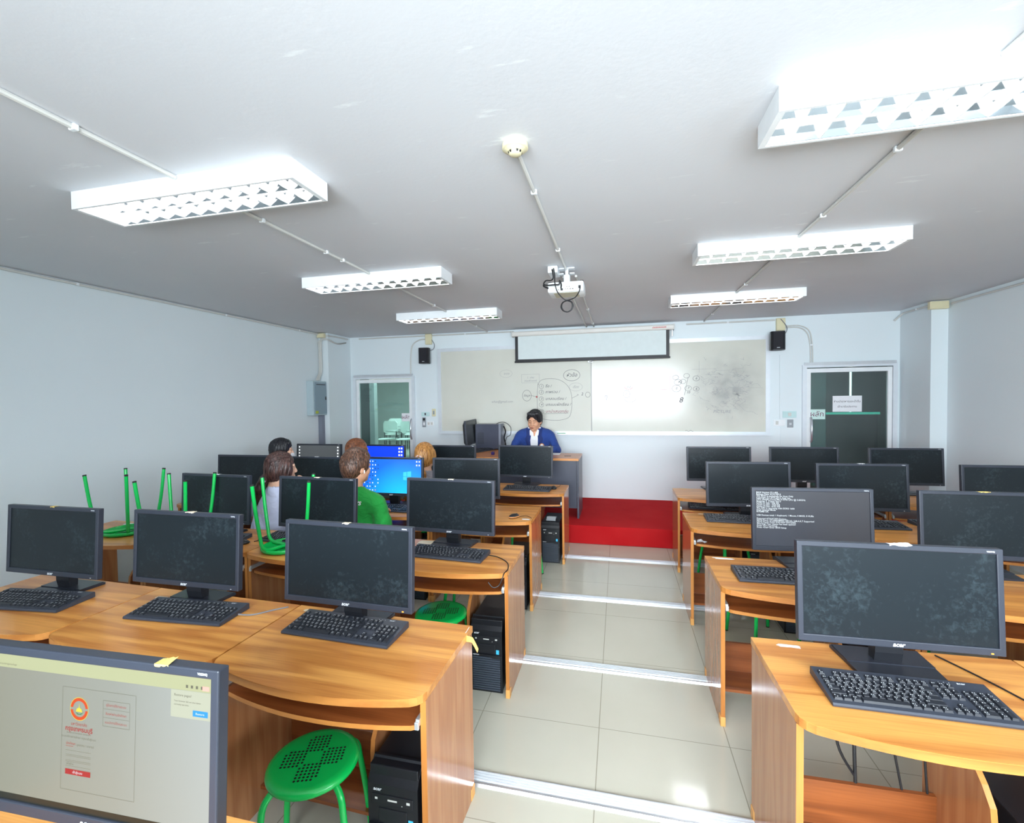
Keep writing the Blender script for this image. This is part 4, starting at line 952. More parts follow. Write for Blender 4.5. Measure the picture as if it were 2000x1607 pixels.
for z in (-.026, -.038, -.05): screen_flat(o, 'form_line', [(cx-.034, cx+.034, z, z+.0005), (cx-.034, cx+.034, z-.009, z-.0085)], M_GLGREY, -.0080)
screen_text(o, 'รหัสผ่าน', .006, M_GLGREY, cx-.032, -.0545)
screen_flat(o, 'login_button', [(cx-.034, cx+.034, -.0765, -.065)], M_GLRED, -.0080); screen_text(o, 'เข้าสู่ระบบ', .007, M_GLTXT, cx, -.0705, 'CENTER', y=-.0086)
screen_flat(o, 'link_box', frame_lines(.03, .10, .036, .09)+[(.031, .099, .054, .0545), (.031, .099, .072, .0725)], glow('card_outline', srgb(98, 98, 84), .6), -.0077)
for z, s in ((.081, 'คู่มือการใช้งานระบบ'), (.063, 'ลืมรหัสผ่านนักศึกษา'), (.045, 'แนะนำการใช้งานระบบ')): screen_text(o, s, .0068, M_GLRED, .065, z, 'CENTER', y=-.0084)
screen_flat(o, 'pop_up', [(SX-.098, SX-.002, SZ1-.085, SZ1-.03)], M_GLCARD, -.0080)
screen_text(o, 'Restore pages?', .007, M_GLGREY, SX-.09, SZ1-.04, y=-.0084); screen_text(o, 'Your browser did not shut down', .0048, M_GLGREY, SX-.09, SZ1-.052, y=-.0084); screen_text(o, 'correctly last time.', .0048, M_GLGREY, SX-.09, SZ1-.059, y=-.0084)
screen_flat(o, 'pop_up_button', [(SX-.044, SX-.008, SZ1-.079, SZ1-.067)], M_GLBLUE, -.0084); screen_text(o, 'Restore', .0065, M_GLTXT, SX-.026, SZ1-.073, 'CENTER', y=-.009)
screen_flat(o, 'tool_icons', [(SX-.062+.012*k, SX-.057+.012*k, SZ1-.024, SZ1-.018) for k in range(4)], M_GLGREY, -.0080); screen_flat(o, 'tool_icons', [(SX-.022, SX-.006, SZ1-.026, SZ1-.017)], mat('pale_red_glow', (.1, .05, .05, 1), .5, emit=srgb(214, 150, 130), es=.8), -.0081)
screen_text(o, 'reg.bkkthon.ac.th/registrar/login', .0055, M_GLGREY, -SX+.02, SZ1-.022, y=-.0084)
# tape scraps stuck on top of monitors
def tape(o, x0, x1, m, nm='tape_strip', fold=.0):
    b = MB(); n = 8; z = MH/2+.0006; c, s = math.cos(TL), math.sin(TL); rr = random.Random(int(x0*1000)+7); top = []; bot = []
    for i in range(n+1):
        x = x0+(x1-x0)*i/n
        top.append((x+rr.uniform(-.002, .002), .010+rr.uniform(-.004, .003), z+rr.uniform(0, .001)+fold*i/n)); bot.append((x, -.0128, z-rr.uniform(.0005, .006)))
    mid = [(p[0], -.0128, z+.0004) for p in bot]
    f = []; vs = [(x, y*c-z_*s-.052, y*s+z_*c+.278) for x, y, z_ in top+mid+bot]
    for i in range(n): f += [(i, i+1, n+2+i, n+1+i), (n+1+i, n+2+i, 2*n+3+i, 2*n+2+i)]
    b.add(vs, f); part(nm, b, m, o)
tape(MOBJ['R1'], -.02, .05, M_PAPER, fold=.004); tape(MOBJ['L1'], .165, .2, M_YTAPE, fold=.006); tape(MOBJ['L2c'], -.02, .015, M_TAPE); tape(MOBJ['L2a'], -.01, .02, M_YTAPE)
tape(MOBJ['L2b'], .0, .055, M_TAPE, fold=.003); tape(MOBJ['L3a'], .0, .045, M_PAPER); tape(MOBJ['L3b'], -.02, .03, M_TAPE); tape(MOBJ['L4b'], -.03, .02, M_PAPER); tape(MOBJ['L3c'], -.01, .03, M_TAPE); tape(MOBJ['R2b'], -.045, .01, M_YTAPE); tape(MOBJ['R3b'], -.03, .02, M_PAPER)
for k in ('R1', 'L2c'):
    bz_ = kid(MOBJ[k], 'bezel'); l = [c for c in bz_.children if c.name.startswith('power_light')][0]; l.data = l.data.copy(); l.data.materials.clear(); l.data.materials.append(M_LEDO); l['label'] = 'glowing orange power light'

# ------------------------------------------------------------ keyboards
KU = .0217
def key_rows():
    K = []; N, P = 15.3, 18.6
    def run(r, x, ws, h=1):
        for w_ in ws: K.append((x, r, w_, h)); x += w_
    run(5, 0, [1.25, 1.25, 1.25, 6.25, 1.25, 1.25, 1.25, 1.25]); run(5, N, [1, 1, 1]); run(5, P, [2, 1])
    run(4, 0, [2.25]+[1]*10+[2.75]); run(4, N+1, [1]); run(4, P, [1, 1, 1]); K.append((P+3, 4, 1, 2))
    run(3, 0, [1.75]+[1]*11+[2.25]); run(3, P, [1, 1, 1])
    run(2, 0, [1.5]+[1]*12+[1.5]); run(2, N, [1]*3); run(2, P, [1]*3); K.append((P+3, 2, 1, 2))
    run(1, 0, [1]*13+[2]); run(1, N, [1]*3); run(1, P, [1]*4)
    run(0, 0, [1]); run(0, 2, [1]*4); run(0, 6.5, [1]*4); run(0, 11, [1]*4); run(0, N, [1]*3)
    return K
KEYS = key_rows()
def key_geo(k):
    x, r, w_, h_ = k
    X0 = -.246+x*KU; X1 = X0+w_*KU; row = (5-r) + (.35 if r == 0 else 0)
    Y1 = -.074+(row+1)*KU; Y0 = Y1-KU
    if h_ == 2: Y0 -= KU
    return X0+.0012, X1-.0012, Y0+.0012, Y1-.0012
def zb(y): return .013+(y+.09)*.09
def key_mesh(mb, k):
    X0, X1, Y0, Y1 = key_geo(k); z0a, z0b = zb(Y0)-.001, zb(Y1)-.001; h = .0085; i = .0028
    mb.add([(X0, Y0, z0a), (X1, Y0, z0a), (X1, Y1, z0b), (X0, Y1, z0b), (X0+i, Y0+i, z0a+h), (X1-i, Y0+i, z0a+h), (X1-i, Y1-.001, z0b+h), (X0+i, Y1-.001, z0b+h)],
           [(4, 5, 6, 7), (0, 1, 5, 4), (1, 2, 6, 5), (2, 3, 7, 6), (3, 0, 4, 7)])
def keyboard_proto(near):
    t = thing('keyboard', 'x', 'keyboard', (0, 0, 0), 0, 'black keyboards')
    b = MB(); b.prism([(-.09, .002), (-.092, .008), (-.088, .0135), (.088, .0295), (.092, .026), (.092, .002)], 0, -.256, .256)
    part('body', b, M_KEYBASE, t)
    if near:
        ks = KEYS[:-4]
        for k in ks: m = MB(); key_mesh(m, k); part('key', m, M_KEY, t)
        m = MB()
        for k in KEYS[-4:]: key_mesh(m, k)
        part('rear_keys', m, M_KEY, t)['kind'] = 'stuff'
    else:
        m = MB()
        for k in KEYS: key_mesh(m, k)
        part('keys', m, M_KEY, t)
    lg = MB(); rr = random.Random(2)
    for k in KEYS:
        X0, X1, Y0, Y1 = key_geo(k)
        if k[2] > 5: continue
        z0 = zb(Y0)+.0078; z1 = zb(Y1)+.0078
        def q(xa, xb, ya, yb_):
            f = lambda y: z0+(z1-z0)*(y-Y0)/(Y1-Y0)+.0001
            lg.quad([(xa, ya, f(ya)), (xb, ya, f(ya)), (xb, yb_, f(yb_)), (xa, yb_, f(yb_))])
        a = X0+.0045; m_ = Y1-.0055
        q(a, a+.003, m_-.0022, m_+.0015)
        if rr.random() < .8: q(a+.0058, a+.0085, m_-.002, m_+.001)
        if rr.random() < .75: q(a+.001, a+.0038, m_-.0085, m_-.0062)
        if rr.random() < .6: q(a+.006, a+.0085, m_-.0085, m_-.0055)
    part('key_legends', lg, M_LEGEND, t)
    text('logo', 'acer', .014, M_LOGO, t, (.185, .077, .0292), (.09, 0, 0), bold=.0003, shear=.25)
    part('indicator_lights', MB().box(.12, .122, .074, .076, .0288, .0295).box(.135, .137, .074, .076, .0288, .0295).box(.15, .152, .074, .076, .0288, .0295), M_LEGEND, t)
    return t
KN = keyboard_proto(True); KF = keyboard_proto(False)
kb_near = [(-1.165, 1.732, -.04, 'dusty keyboard on the nearest full left row, aisle desk, below the big monitor'), (-2.0, 1.72, .06, 'keyboard in the middle of the nearest full left row'),
           (-2.90, 1.66, .10, 'keyboard at the left frame edge in the nearest full left row'), (.915, 1.712, .0, 'large keyboard on the nearest right desk')]
kb_far = [(-1.075, 2.72, -.06, .75, 'keyboard on the left aisle desk with the trailing cable'), (-2.9, 2.70, .1, .75, 'keyboard partly hidden beside the upturned stool leg at the left'), (-2.27, 2.80, -.12, .75, 'keyboard behind the upturned stool, below the ponytail girl'),
          (-2.08, 3.77, -.04, .75, 'keyboard below the bright blue desktop monitor'), (-.98, 4.86, -.04, .75, 'keyboard on the aisle desk in front of the teacher'), (.875, 2.72, .02, .75, 'keyboard below the boot text monitor'),
          (.93, 3.92, -.02, .75, 'keyboard on the right aisle desk of the third row'), (1.80, 3.92, .05, .75, 'keyboard below the right of centre monitor, third row'), (2.42, 4.02, .1, .75, 'keyboard farther right in the third row, half hidden by a monitor'),
          (.93, 4.84, -.08, .63, 'keyboard resting on the pull out shelf of the farthest right aisle desk'), (-3.7, 3.76, .0, .75, 'keyboard nearest the left wall in the second left row'), (-2.85, 4.86, 0, .75, 'keyboard below the deep blue desktop monitor'), (-3.7, 4.86, 0, .75, 'keyboard below the grey wallpaper monitor')]
for i, (x, y, a, lb) in enumerate(kb_near):
    if i == 0: KN.location = (x, y, DH); KN.rotation_euler = (0, 0, a); KN['label'] = lb
    else: dup(KN, (x, y, DH), a, lb)
for i, (x, y, a, z, lb) in enumerate(kb_far):
    if i == 0: KF.location = (x, y, z); KF.rotation_euler = (0, 0, a); KF['label'] = lb
    else: dup(KF, (x, y, z), a, lb)
def cable(label, pts, r=.003, m=M_CABLE, k=6):
    return tag(part('cable', MB().tube(smoothpath(pts, k), r, 6), m, smooth=True), label, 'cable')
Z = DH+.0035
cable('black keyboard cable curling over the front corner of the left aisle desk', [(-.83, 2.76, Z+.002), (-.75, 2.74, Z), (-.67, 2.66, Z), (-.64, 2.56, Z), (-.645, 2.485, Z), (-.65, 2.468, Z-.02), (-.67, 2.46, Z-.06), (-.70, 2.45, Z-.07), (-.73, 2.455, Z-.045)])
cable('grey keyboard cable leading to the rear edge of the nearest full left row', [(-1.74, 1.75, Z+.006), (-1.68, 1.77, Z), (-1.62, 1.83, Z), (-1.57, 1.875, Z)], .0035, M_GREYCABLE)
cable('black cable crossing the nearest right desk to its right edge', [(1.16, 2.02, Z), (1.2, 1.94, Z), (1.24, 1.85, Z), (1.28, 1.75, Z), (1.33, 1.69, Z), (1.40, 1.62, Z)])
cable('thin black cables lying behind the upturned stool', [(-2.55, 2.72, Z), (-2.5, 2.78, Z), (-2.42, 2.82, Z), (-2.33, 2.92, Z), (-2.2, 2.95, Z)])
cable('black cable hanging under the nearest right desk, leftmost of four', [(.80, 1.93, .72), (.795, 1.93, .6), (.80, 1.93, .42), (.86, 1.93, .3)], .005)
cable('thick black cable hanging under the nearest right desk', [(.875, 1.93, .72), (.86, 1.93, .62), (.855, 1.93, .45), (.86, 1.93, .28)], .006)
cable('thin black cable hanging under the nearest right desk, middle', [(.95, 1.93, .72), (.945, 1.93, .6), (.97, 1.93, .5), (1.01, 1.93, .28)], .004)
cable('black cable hanging nearest the divider under the right desk', [(1.10, 1.93, .72), (1.085, 1.93, .6), (1.08, 1.93, .45), (1.09, 1.93, .28)], .004)
cable('thin mouse cable on the desk before the teacher', [(-.70, 4.99, Z), (-.68, 5.04, Z), (-.66, 5.09, Z), (-.65, 5.13, Z+.012), (-.63, 5.16, Z+.01)], .002)
# mice
def mouse(x, y, a, lb, side):
    t = thing('mouse', lb, 'mouse', (x, y, DH), a, 'computer mice')
    b = MB(); n = 16; v = []; f = []
    prof = [(0, 0), (.028, 0), (.031, .008), (.026, .02), (.016, .029), (0, .032)]
    for i, (r, z) in enumerate(prof[1:-1]):
        for k in range(n): v.append((r*math.cos(2*PI*k/n), r*1.7*math.sin(2*PI*k/n), z+.0006))
    v.append((0, 0, prof[-1][1])); m_ = len(prof)-2
    for i in range(m_-1):
        for k in range(n): f.append((i*n+k, i*n+(k+1) % n, (i+1)*n+(k+1) % n, (i+1)*n+k))
    for k in range(n): f.append(((m_-1)*n+k, (m_-1)*n+(k+1) % n, len(v)-1))
    f.append(tuple(range(n))[::-1]); b.add(v, f); part('shell', b, M_SHELL, t, 'all')
    part('scroll_wheel', MB().lathe([(.005, -.003), (.006, 0), (.005, .003)], 12, (0, .028, .027), 0), M_TOWERG, t, True)
    part('side_band', MB().lathe([(.0318, .006), (.0322, .010), (.0305, .013)], 24).box(0, .0001, 0, .0001, .007, .0071), side, t, 'all').scale = (1, 1.69, 1)
mouse(-2.60, 2.66, -.9, 'black mouse beside the upturned stool at the left', M_SHELL)
mouse(-.865, 3.70, -.7, 'dark mouse with orange rim alone on the aisle desk', mat('orange_rim', srgb(220, 150, 90), .4))
mouse(-.705, 4.955, .2, 'round black mouse right of the keyboard before the teacher', M_SHELL)
cable('short mouse cable on the desk with the orange rimmed mouse', [(-.83, 3.72, Z), (-.78, 3.76, Z), (-.74, 3.73, Z), (-.715, 3.69, Z)], .002)
# papers and tape scraps on the desks
def scrap(lb, x, y, w_, h_, a, m, nm='tape_scrap', z=DH, cat='tape', rag=.15):
    b = MB(); rr = random.Random(int(x*997)); n = 14; pts = []
    for i in range(n):
        t_ = 2*PI*i/n; c, s = math.cos(t_), math.sin(t_); k_ = 1/max(abs(c), abs(s)); k_ *= 1-rag*rr.random()
        pts.append((c*k_*w_/2, s*k_*h_/2))
    b.prism(pts, 2, .0005, .0013); o = part(nm, b, m, None, loc=(x, y, z), rot=(0, 0, a)); return tag(o, lb, cat)
scrap('ragged white peeled sticker on the near corner of the nearest right desk', .65, 1.985, .10, .022, 0, M_PAPER, cat='sticker', nm='sticker_remnant', rag=.3)
scrap('small pale tape piece behind the keyboard on the big left aisle desk', -1.44, 1.865, .075, .022, -.1, M_TAPE)
scrap('pale tape piece in the middle of the nearest full left row', -2.30, 1.84, .07, .024, 0, M_TAPE)
scrap('tiny yellow tape bit behind the left edge monitor', -3.0, 1.82, .06, .015, 0, M_YTAPE)
scrap('white torn tape on the corner of the second right desk row', .62, 2.985, .14, .025, -.05, M_PAPER, rag=.35)
scrap('small pale tape at the rear edge of the third right desk row', .67, 4.09, .055, .014, 0, M_TAPE)
scrap('small tape on the farthest right aisle desk', .66, 5.17, .06, .012, 0, M_YTAPE)
scrap('small white label beside the orange rimmed mouse', -.755, 3.66, .07, .03, 0, M_PAPER, nm='label', cat='label')
scrap('pale label on the left wall desk behind the upturned stool', -3.97, 2.93, .1, .05, .2, M_PAPER, nm='label', cat='label')
scrap('tan paper sheet on the left aisle desk behind the keyboard', -1.3, 2.93, .16, .10, .1, M_TAPE, nm='paper_sheet', cat='paper', rag=.05)
t = thing('desk_tape', 'strip of orange brown tape hanging off the rear corner of the left aisle desk', 'tape', (-.645, 1.85, DH))
part('stuck_end', MB().box(-.002, .0, -.03, .02, -.03, .001), M_PAPER, t)
b = MB(); P_ = [(.003, -.04, -.004), (.02, -.04, -.006), (.035, -.04, -.01), (.05, -.042, -.035), (.06, -.043, -.055)]
v = []; 
for i, p in enumerate(P_): v += [p, (p[0]-.004, p[1]-.004, p[2]-.026+.003*i)]
b.add(v, [(2*i, 2*i+2, 2*i+3, 2*i+1) for i in range(4)]); part('loose_end', b, mat('orange_tape', srgb(232, 168, 84), .5), t)
part('torn_patch', MB().box(-.0005, .0015, -.02, .018, -.033, -.002), M_PAPER, t)
# crumpled paper on the keyboard shelf, right third row
b = MB(); rr = random.Random(9); v = []
for i in range(6):
    for j in range(4): v.append((i*.014+rr.uniform(-.004, .004), j*.016+rr.uniform(-.004, .004), rr.uniform(.002, .02)))
b.add(v, [(i*4+j, i*4+j+1, i*4+j+5, i*4+j+4) for i in range(5) for j in range(3)])
tag(part('crumpled_paper', b, M_PAPER, loc=(.57, 3.66, .631)), 'crumpled white paper on the keyboard shelf of the third right row', 'paper')

# ------------------------------------------------------------ computer towers
def tower_proto():
    t = thing('computer_tower', 'x', 'computer tower', (0, 0, 0), 0, 'black computer towers')
    w_, h_, d_ = .095, .43, .42
    part('case', MB().rbox(-w_, w_, .012, d_, .004, h_, .004), M_TOWER, t)
    fp = MB(); fp.prism([(.0, .0), (.0, .37), (.012, .395), (.05, .436), (.06, .436), (.06, .40), (.012, .37), (.012, .0)], 0, -w_-.002, w_+.002)
    f = part('front_panel', fp, M_TOWER, t)
    part('port_bar', MB().add([(-.07, .0165, .402), (.07, .0165, .402), (.062, .042, .430), (-.062, .042, .430)], [(0, 1, 2, 3)]), M_TOWERG, f)
    pr = MB()
    for x in (-.045, -.02, 0, .03): pr.add([(x-.006, .024, .4125), (x+.006, .024, .4125), (x+.006, .03, .419), (x-.006, .03, .419)], [(0, 1, 2, 3)])
    part('ports', pr, M_PVC, f)
    dv = part('optical_drive', MB().rbox(-.08, .08, -.003, .001, .30, .335, .002), M_SHELL, t)
    for a_, b_, c_, d2 in ((-.068, -.058, .316, .324), (-.018, .018, .316, .322), (.055, .068, .315, .324)): part('drive_mark', MB().box(a_, b_, -.0036, -.003, c_, d2), M_PVC, dv)
    part('drive_button', MB().box(.036, .039, -.0036, -.003, .305, .308), M_PVC, dv)
    part('card_door', MB().rbox(-.055, .055, -.003, .001, .232, .285, .002), M_SHELL, t)
    gr = MB()
    for k in range(15): gr.rbox(-.084, .084, -.006, .001, .012+k*.0135, .022+k*.0135, .002)
    part('grille', gr, M_TOWERG, t)
    part('button_bar', MB().prism([(-.092, .222), (.02, .222), (.04, .208), (.092, .208), (.092, .228), (-.092, .228)], 1, -.009, .0), M_SHELL, t)
    text('logo', 'acer', .018, M_LOGO, f, (-.06, -.0008, .352), bold=.0005, shear=.25); text('model_mark', 'VERITON', .009, M_LOGO, f, (-.062, -.0098, .2245), bold=.0003)
    part('processor_sticker', MB().box(.06, .078, -.0008, 0, .232, .258), M_BLUEST, f)
    return t
TOW = tower_proto()
tw = [(('L', 2, 0), 'black computer tower beside the green stool under the nearest left aisle desk', 0.0), (('L', 3, 1), 'dark computer tower glimpsed under the desk left of the second green stool', 0), (('L', 3, 0), 'black computer tower with grey grille under the left aisle desk, in full front view', 0.02),
      (('L', 4, 0), 'computer tower seen edge on behind the second left desk side', .0), (('L', 4, 1), 'dark computer tower under the light blue desktop desk', .0), (('L', 5, 0), 'computer tower with papers on top, next to the red platform', .02),
      (('R', 1, 0), 'computer tower at the lower right frame edge under the nearest right desk', 0), (('R', 2, 0), 'computer tower with grey grille behind the nearest big right monitor', 0), (('R', 3, 0), 'dark computer tower under the third right row aisle desk', 0), (('R', 4, 0), 'computer tower with blue sticker under the farthest right aisle desk', 0),
      (('R', 2, 1), 'computer tower under the second desk of the second right row', 0), (('R', 3, 1), 'computer tower under the second desk of the third right row', 0)]
first = True
for key, lb, dy in tw:
    x, y, a = DESKPOS[key]; p = (x+.298, y+.045+dy, .0005)
    if key == ('L', 5, 0): p = (x+.295, y+.05, .0005)
    if first: TOW.location = p; TOW['label'] = lb; first = False
    else: dup(TOW, p, 0, lb)
x, y, a = DESKPOS[('L', 5, 0)]
o = tag(part('paper_stack', MB().add([(-.05, 0, 0), (.05, -.005, 0), (.045, .06, .03), (.04, .14, .006), (-.05, .15, .006), (-.05, .06, .03)], [(0, 1, 2, 5), (5, 2, 3, 4)]).add([(-.055, .005, .006), (.045, 0, .006), (.05, .14, .012), (-.045, .145, .012)], [(0, 1, 2, 3)]), mat('folded_paper', srgb(190, 196, 200), .7), loc=(x+.295, y+.10, .437)), 'folded grey paper lying on the tower next to the red platform', 'paper')
# yellow green sticker on the nearest tower side
x, y, a = DESKPOS[('L', 2, 0)]
tk = [c for c in TOW.children if c.name.startswith('case')][0]
part('side_sticker', MB().add([(.0956, .05, .34), (.0956, .075, .36), (.0956, .082, .33), (.0956, .06, .30)], [(0, 1, 2, 3)]), M_NEON, tk)

# ------------------------------------------------------------ green stools
def stool_proto():
    t = thing('stool', 'x', 'stool', (0, 0, 0), 0, 'green metal stools')
    R = .16
    s = part('seat', MB().lathe([(.02, .4445), (.13, .4445), (.146, .443), (.156, .437), (.16, .428), (.158, .42), (.15, .416), (.146, .42), (.143, .432), (.02, .436)], 48), M_GREEN, t, 'all')
    h = MB()
    for qx, qy in ((.0, .062), (.0, -.062), (.062, 0), (-.062, 0)):
        for i in range(6):
            for j in range(6):
                a_ = PI/4*0; x = qx*1.1+(i-2.5)*.0138; y = qy*1.1+(j-2.5)*.0138
                xr, yr = x*math.cos(.0)-y*math.sin(.0), x*math.sin(0)+y*math.cos(0)
                if math.hypot(xr, yr) > .128 or (abs(i-2.5) > 2 and abs(j-2.5) > 2 and (i+j) % 2): continue
                c_ = MB().lathe([(.0046, .4447), (.0046, .4452)], 6, (xr, yr, 0)); h.add(c_.v, c_.f)
                c_ = MB().lathe([(.0046, .4350), (.0046, .4355)], 6, (xr, yr, 0)); h.add(c_.v, c_.f)
    part('perforations', h, M_HOLE, s)
    for k in range(4):
        a_ = PI/4+k*PI/2; c, s_ = math.cos(a_), math.sin(a_)
        zt = .4225 - (.0 if k % 2 == 0 else .0)
        rp = [(.012, zt), (.09, zt), (.135, zt-.004), (.165, zt-.018), (.182, zt-.045), (.19, zt-.09), (.215, .18), (.2345, .008)]
        lg = part('leg', MB().tube(smoothpath([(r*c, r*s_, z) for r, z in rp], 4), .0115, 12), M_GREEN, t, True)
        part('rubber_foot', MB().tube([(.2343*c, .2343*s_, .0085), (.2355*c, .2355*s_, .0)], .0119, 12), M_RUBBER, lg, True)
    return t
ST = stool_proto()
def stool(x, y, a, lb, z=0., flip=False, rx=0., ry=0., sz=1.):
    global ST_USED
    if not ST_USED: o = ST; o.location = (x, y, z); o['label'] = lb; ST_USED = True
    else: o = dup(ST, (x, y, z), 0, lb)
    o.rotation_euler = (PI+rx if flip else rx, ry, a)
    if flip: o.scale = (1, 1, 1.07); o.location.z = DH+.4457*1.07
    return o
ST_USED = False
stool(-1.10, 1.42, .35, 'green metal stool under the nearest left aisle desk beside the black tower')
stool(-1.08, 2.60, .2, 'green stool half hidden behind the nearest left aisle desk')
FZ = DH+.4457
stool(-3.73, 2.74, .155, 'upturned green stool on the desk by the left wall', FZ, True)
stool(-3.075, 2.60, .28, 'upturned green stool whose legs stand before the left wall, second from left', FZ, True)
stool(-2.215, 2.645, .56, 'upturned green stool resting on the desk front between two monitors', FZ, True)
for x, y, a, lb in ((-3.98, 3.33, .75, 'green stool on the floor by the left wall, seen under the desk holding upturned stools'), (-1.15, 3.32, .1, 'green stool standing at the second left row aisle desk'), (-.98, 4.5, .5, 'green stool at the left desk nearest the platform'),
                    (.98, 3.52, .35, 'green stool behind the second right desk row, at the aisle'), (.95, 4.55, .6, 'green stool behind the third right desk row, at the aisle'), (1.72, 3.5, .1, 'green stool behind the second right row, farther from the aisle'), (1.75, 4.5, .1, 'green stool at the second desk of the right row nearest the platform'),
                    (-2.06, 3.26, .4, 'green stool under the short haired boy in the green shirt'), (-2.86, 3.26, .2, 'green stool under the ponytail girl'), (-3.7, 4.33, .2, 'green stool under the masked boy'), (-2.78, 4.33, .3, 'green stool under the brown haired student behind'), (-1.98, 4.33, .5, 'green stool under the blonde student')):
    stool(x, y, a, lb)

# ------------------------------------------------------------ organic bodies: smooth blends of limbs meshed with surface nets
def rc(a, b, ra, rb=None, k=.02, op='+'): return ('c', np.array(a, float), np.array(b, float), ra, ra if rb is None else rb, k, op)
def el(c, r, k=.02, op='+', rot=None): return ('e', np.array(c, float), np.array(r, float), rot, None, k, op)
def xform(prims, M, s=1.):
    out = []; R = np.array(M.to_3x3())
    for p in prims:
        f = lambda q: np.array((M @ Vector(q*s))[:])
        if p[0] == 'c': out.append(('c', f(p[1]), f(p[2]), p[3]*s, p[4]*s, p[5]*s, p[6]))
        else: out.append(('e', f(p[1]), p[2]*s, R if p[3] is None else R @ p[3], None, p[5]*s, p[6]))
    return out
def field(prims, X, Y, Z, disp=None):
    P = np.stack([X, Y, Z], -1).astype(np.float32); d = None
    for p in prims:
        if p[0] == 'c':
            a, b = p[1].astype(np.float32), p[2].astype(np.float32); ab = b-a; q = P-a
            h = np.clip((q @ ab)/max(float(ab @ ab), 1e-9), 0, 1)
            dd = np.sqrt(((q-h[..., None]*ab)**2).sum(-1))-(p[3]+(p[4]-p[3])*h)
        else:
            q = P-p[1].astype(np.float32)
            if p[3] is not None: q = q @ p[3].astype(np.float32)
            r = p[2].astype(np.float32); k0 = np.sqrt(((q/r)**2).sum(-1)); k1 = np.sqrt(((q/r**2)**2).sum(-1))+1e-6
            dd = k0*(k0-1)/k1
        k = max(p[5], 1e-4)
        if d is None: d = dd
        elif p[6] == '+':
            h = np.clip(.5+.5*(dd-d)/k, 0, 1); d = dd+(d-dd)*h-k*h*(1-h)
        else:
            h = np.clip(.5-.5*(d+dd)/k, 0, 1); d = d+(-dd-d)*h+k*h*(1-h)
    if disp is not None: d = d+disp(X, Y, Z)
    return d
def nets(prims, res, name, mats, disp=None, pad=.03, extra=None):
    lo = np.full(3, 1e9); hi = -lo
    for p in prims:
        if p[6] != '+': continue
        if p[0] == 'c':
            r = max(p[3], p[4])
            for q in (p[1], p[2]): lo = np.minimum(lo, q-r); hi = np.maximum(hi, q+r)
        else: r = max(p[2]); lo = np.minimum(lo, p[1]-r); hi = np.maximum(hi, p[1]+r)
    lo -= pad; hi += pad
    n = np.ceil((hi-lo)/res).astype(int)+1
    ax = [lo[i]+res*np.arange(n[i]) for i in range(3)]
    X, Y, Z = np.meshgrid(*ax, indexing='ij'); D = field(prims, X.astype(np.float32), Y.astype(np.float32), Z.astype(np.float32), disp)
    S = D < 0
    nx, ny, nz = n-1
    acc = np.zeros((nx, ny, nz, 3), np.float32); cnt = np.zeros((nx, ny, nz), np.float32)
    offs = [(0, 0), (0, 1), (1, 0), (1, 1)]
    for axis in range(3):
        o1, o2 = [i for i in range(3) if i != axis]
        for u, v in offs:
            s0 = [slice(0, n[i]-1) for i in range(3)]; s1 = [slice(0, n[i]-1) for i in range(3)]
            for o_, w_ in ((o1, u), (o2, v)):
                s0[o_] = slice(w_, n[o_]-1+w_); s1[o_] = slice(w_, n[o_]-1+w_)
            s1[axis] = slice(1, n[axis])
            a, b = D[tuple(s0)], D[tuple(s1)]; c = (a < 0) != (b < 0)
            t = np.where(c, a/np.where(c, a-b, 1), 0)
            cnt += c; acc[..., axis] += np.where(c, t, 0); acc[..., o1] += c*u; acc[..., o2] += c*v
    cell = cnt > 0; idx = -np.ones(cell.shape, int); idx[cell] = np.arange(cell.sum())
    I = np.argwhere(cell); V = lo+res*(I+acc[cell]/cnt[cell][:, None])
    F = []
    for axis in range(3):
        o1, o2 = [(axis+1) % 3, (axis+2) % 3]
        s0 = [slice(None)]*3; s1 = [slice(None)]*3
        s0[axis] = slice(0, n[axis]-1); s1[axis] = slice(1, n[axis])
        a, b = S[tuple(s0)], S[tuple(s1)]; E = np.argwhere(a != b)
        if not len(E): continue
        ok = (E[:, o1] > 0) & (E[:, o2] > 0) & (E[:, o1] < n[o1]-1) & (E[:, o2] < n[o2]-1); E = E[ok]
        fl = a[tuple(E.T)]
        def g(d1, d2):
            q = E.copy(); q[:, o1] -= d1; q[:, o2] -= d2; return idx[tuple(q.T)]
        q = np.stack([g(1, 1), g(0, 1), g(0, 0), g(1, 0)], 1); q[~fl] = q[~fl][:, ::-1]; F.append(q)
    F = np.concatenate(F).tolist(); nv = len(V); V = V.tolist()
    if extra: V += extra[0]; F += [[i+nv for i in f] for f in extra[1]]
    me = bpy.data.meshes.new(name); me.from_pydata(V, [], F)
    for m in (mats if isinstance(mats, list) else [mats]): me.materials.append(m)
    me.polygons.foreach_set('use_smooth', [True]*len(me.polygons)); me.update()
    return me

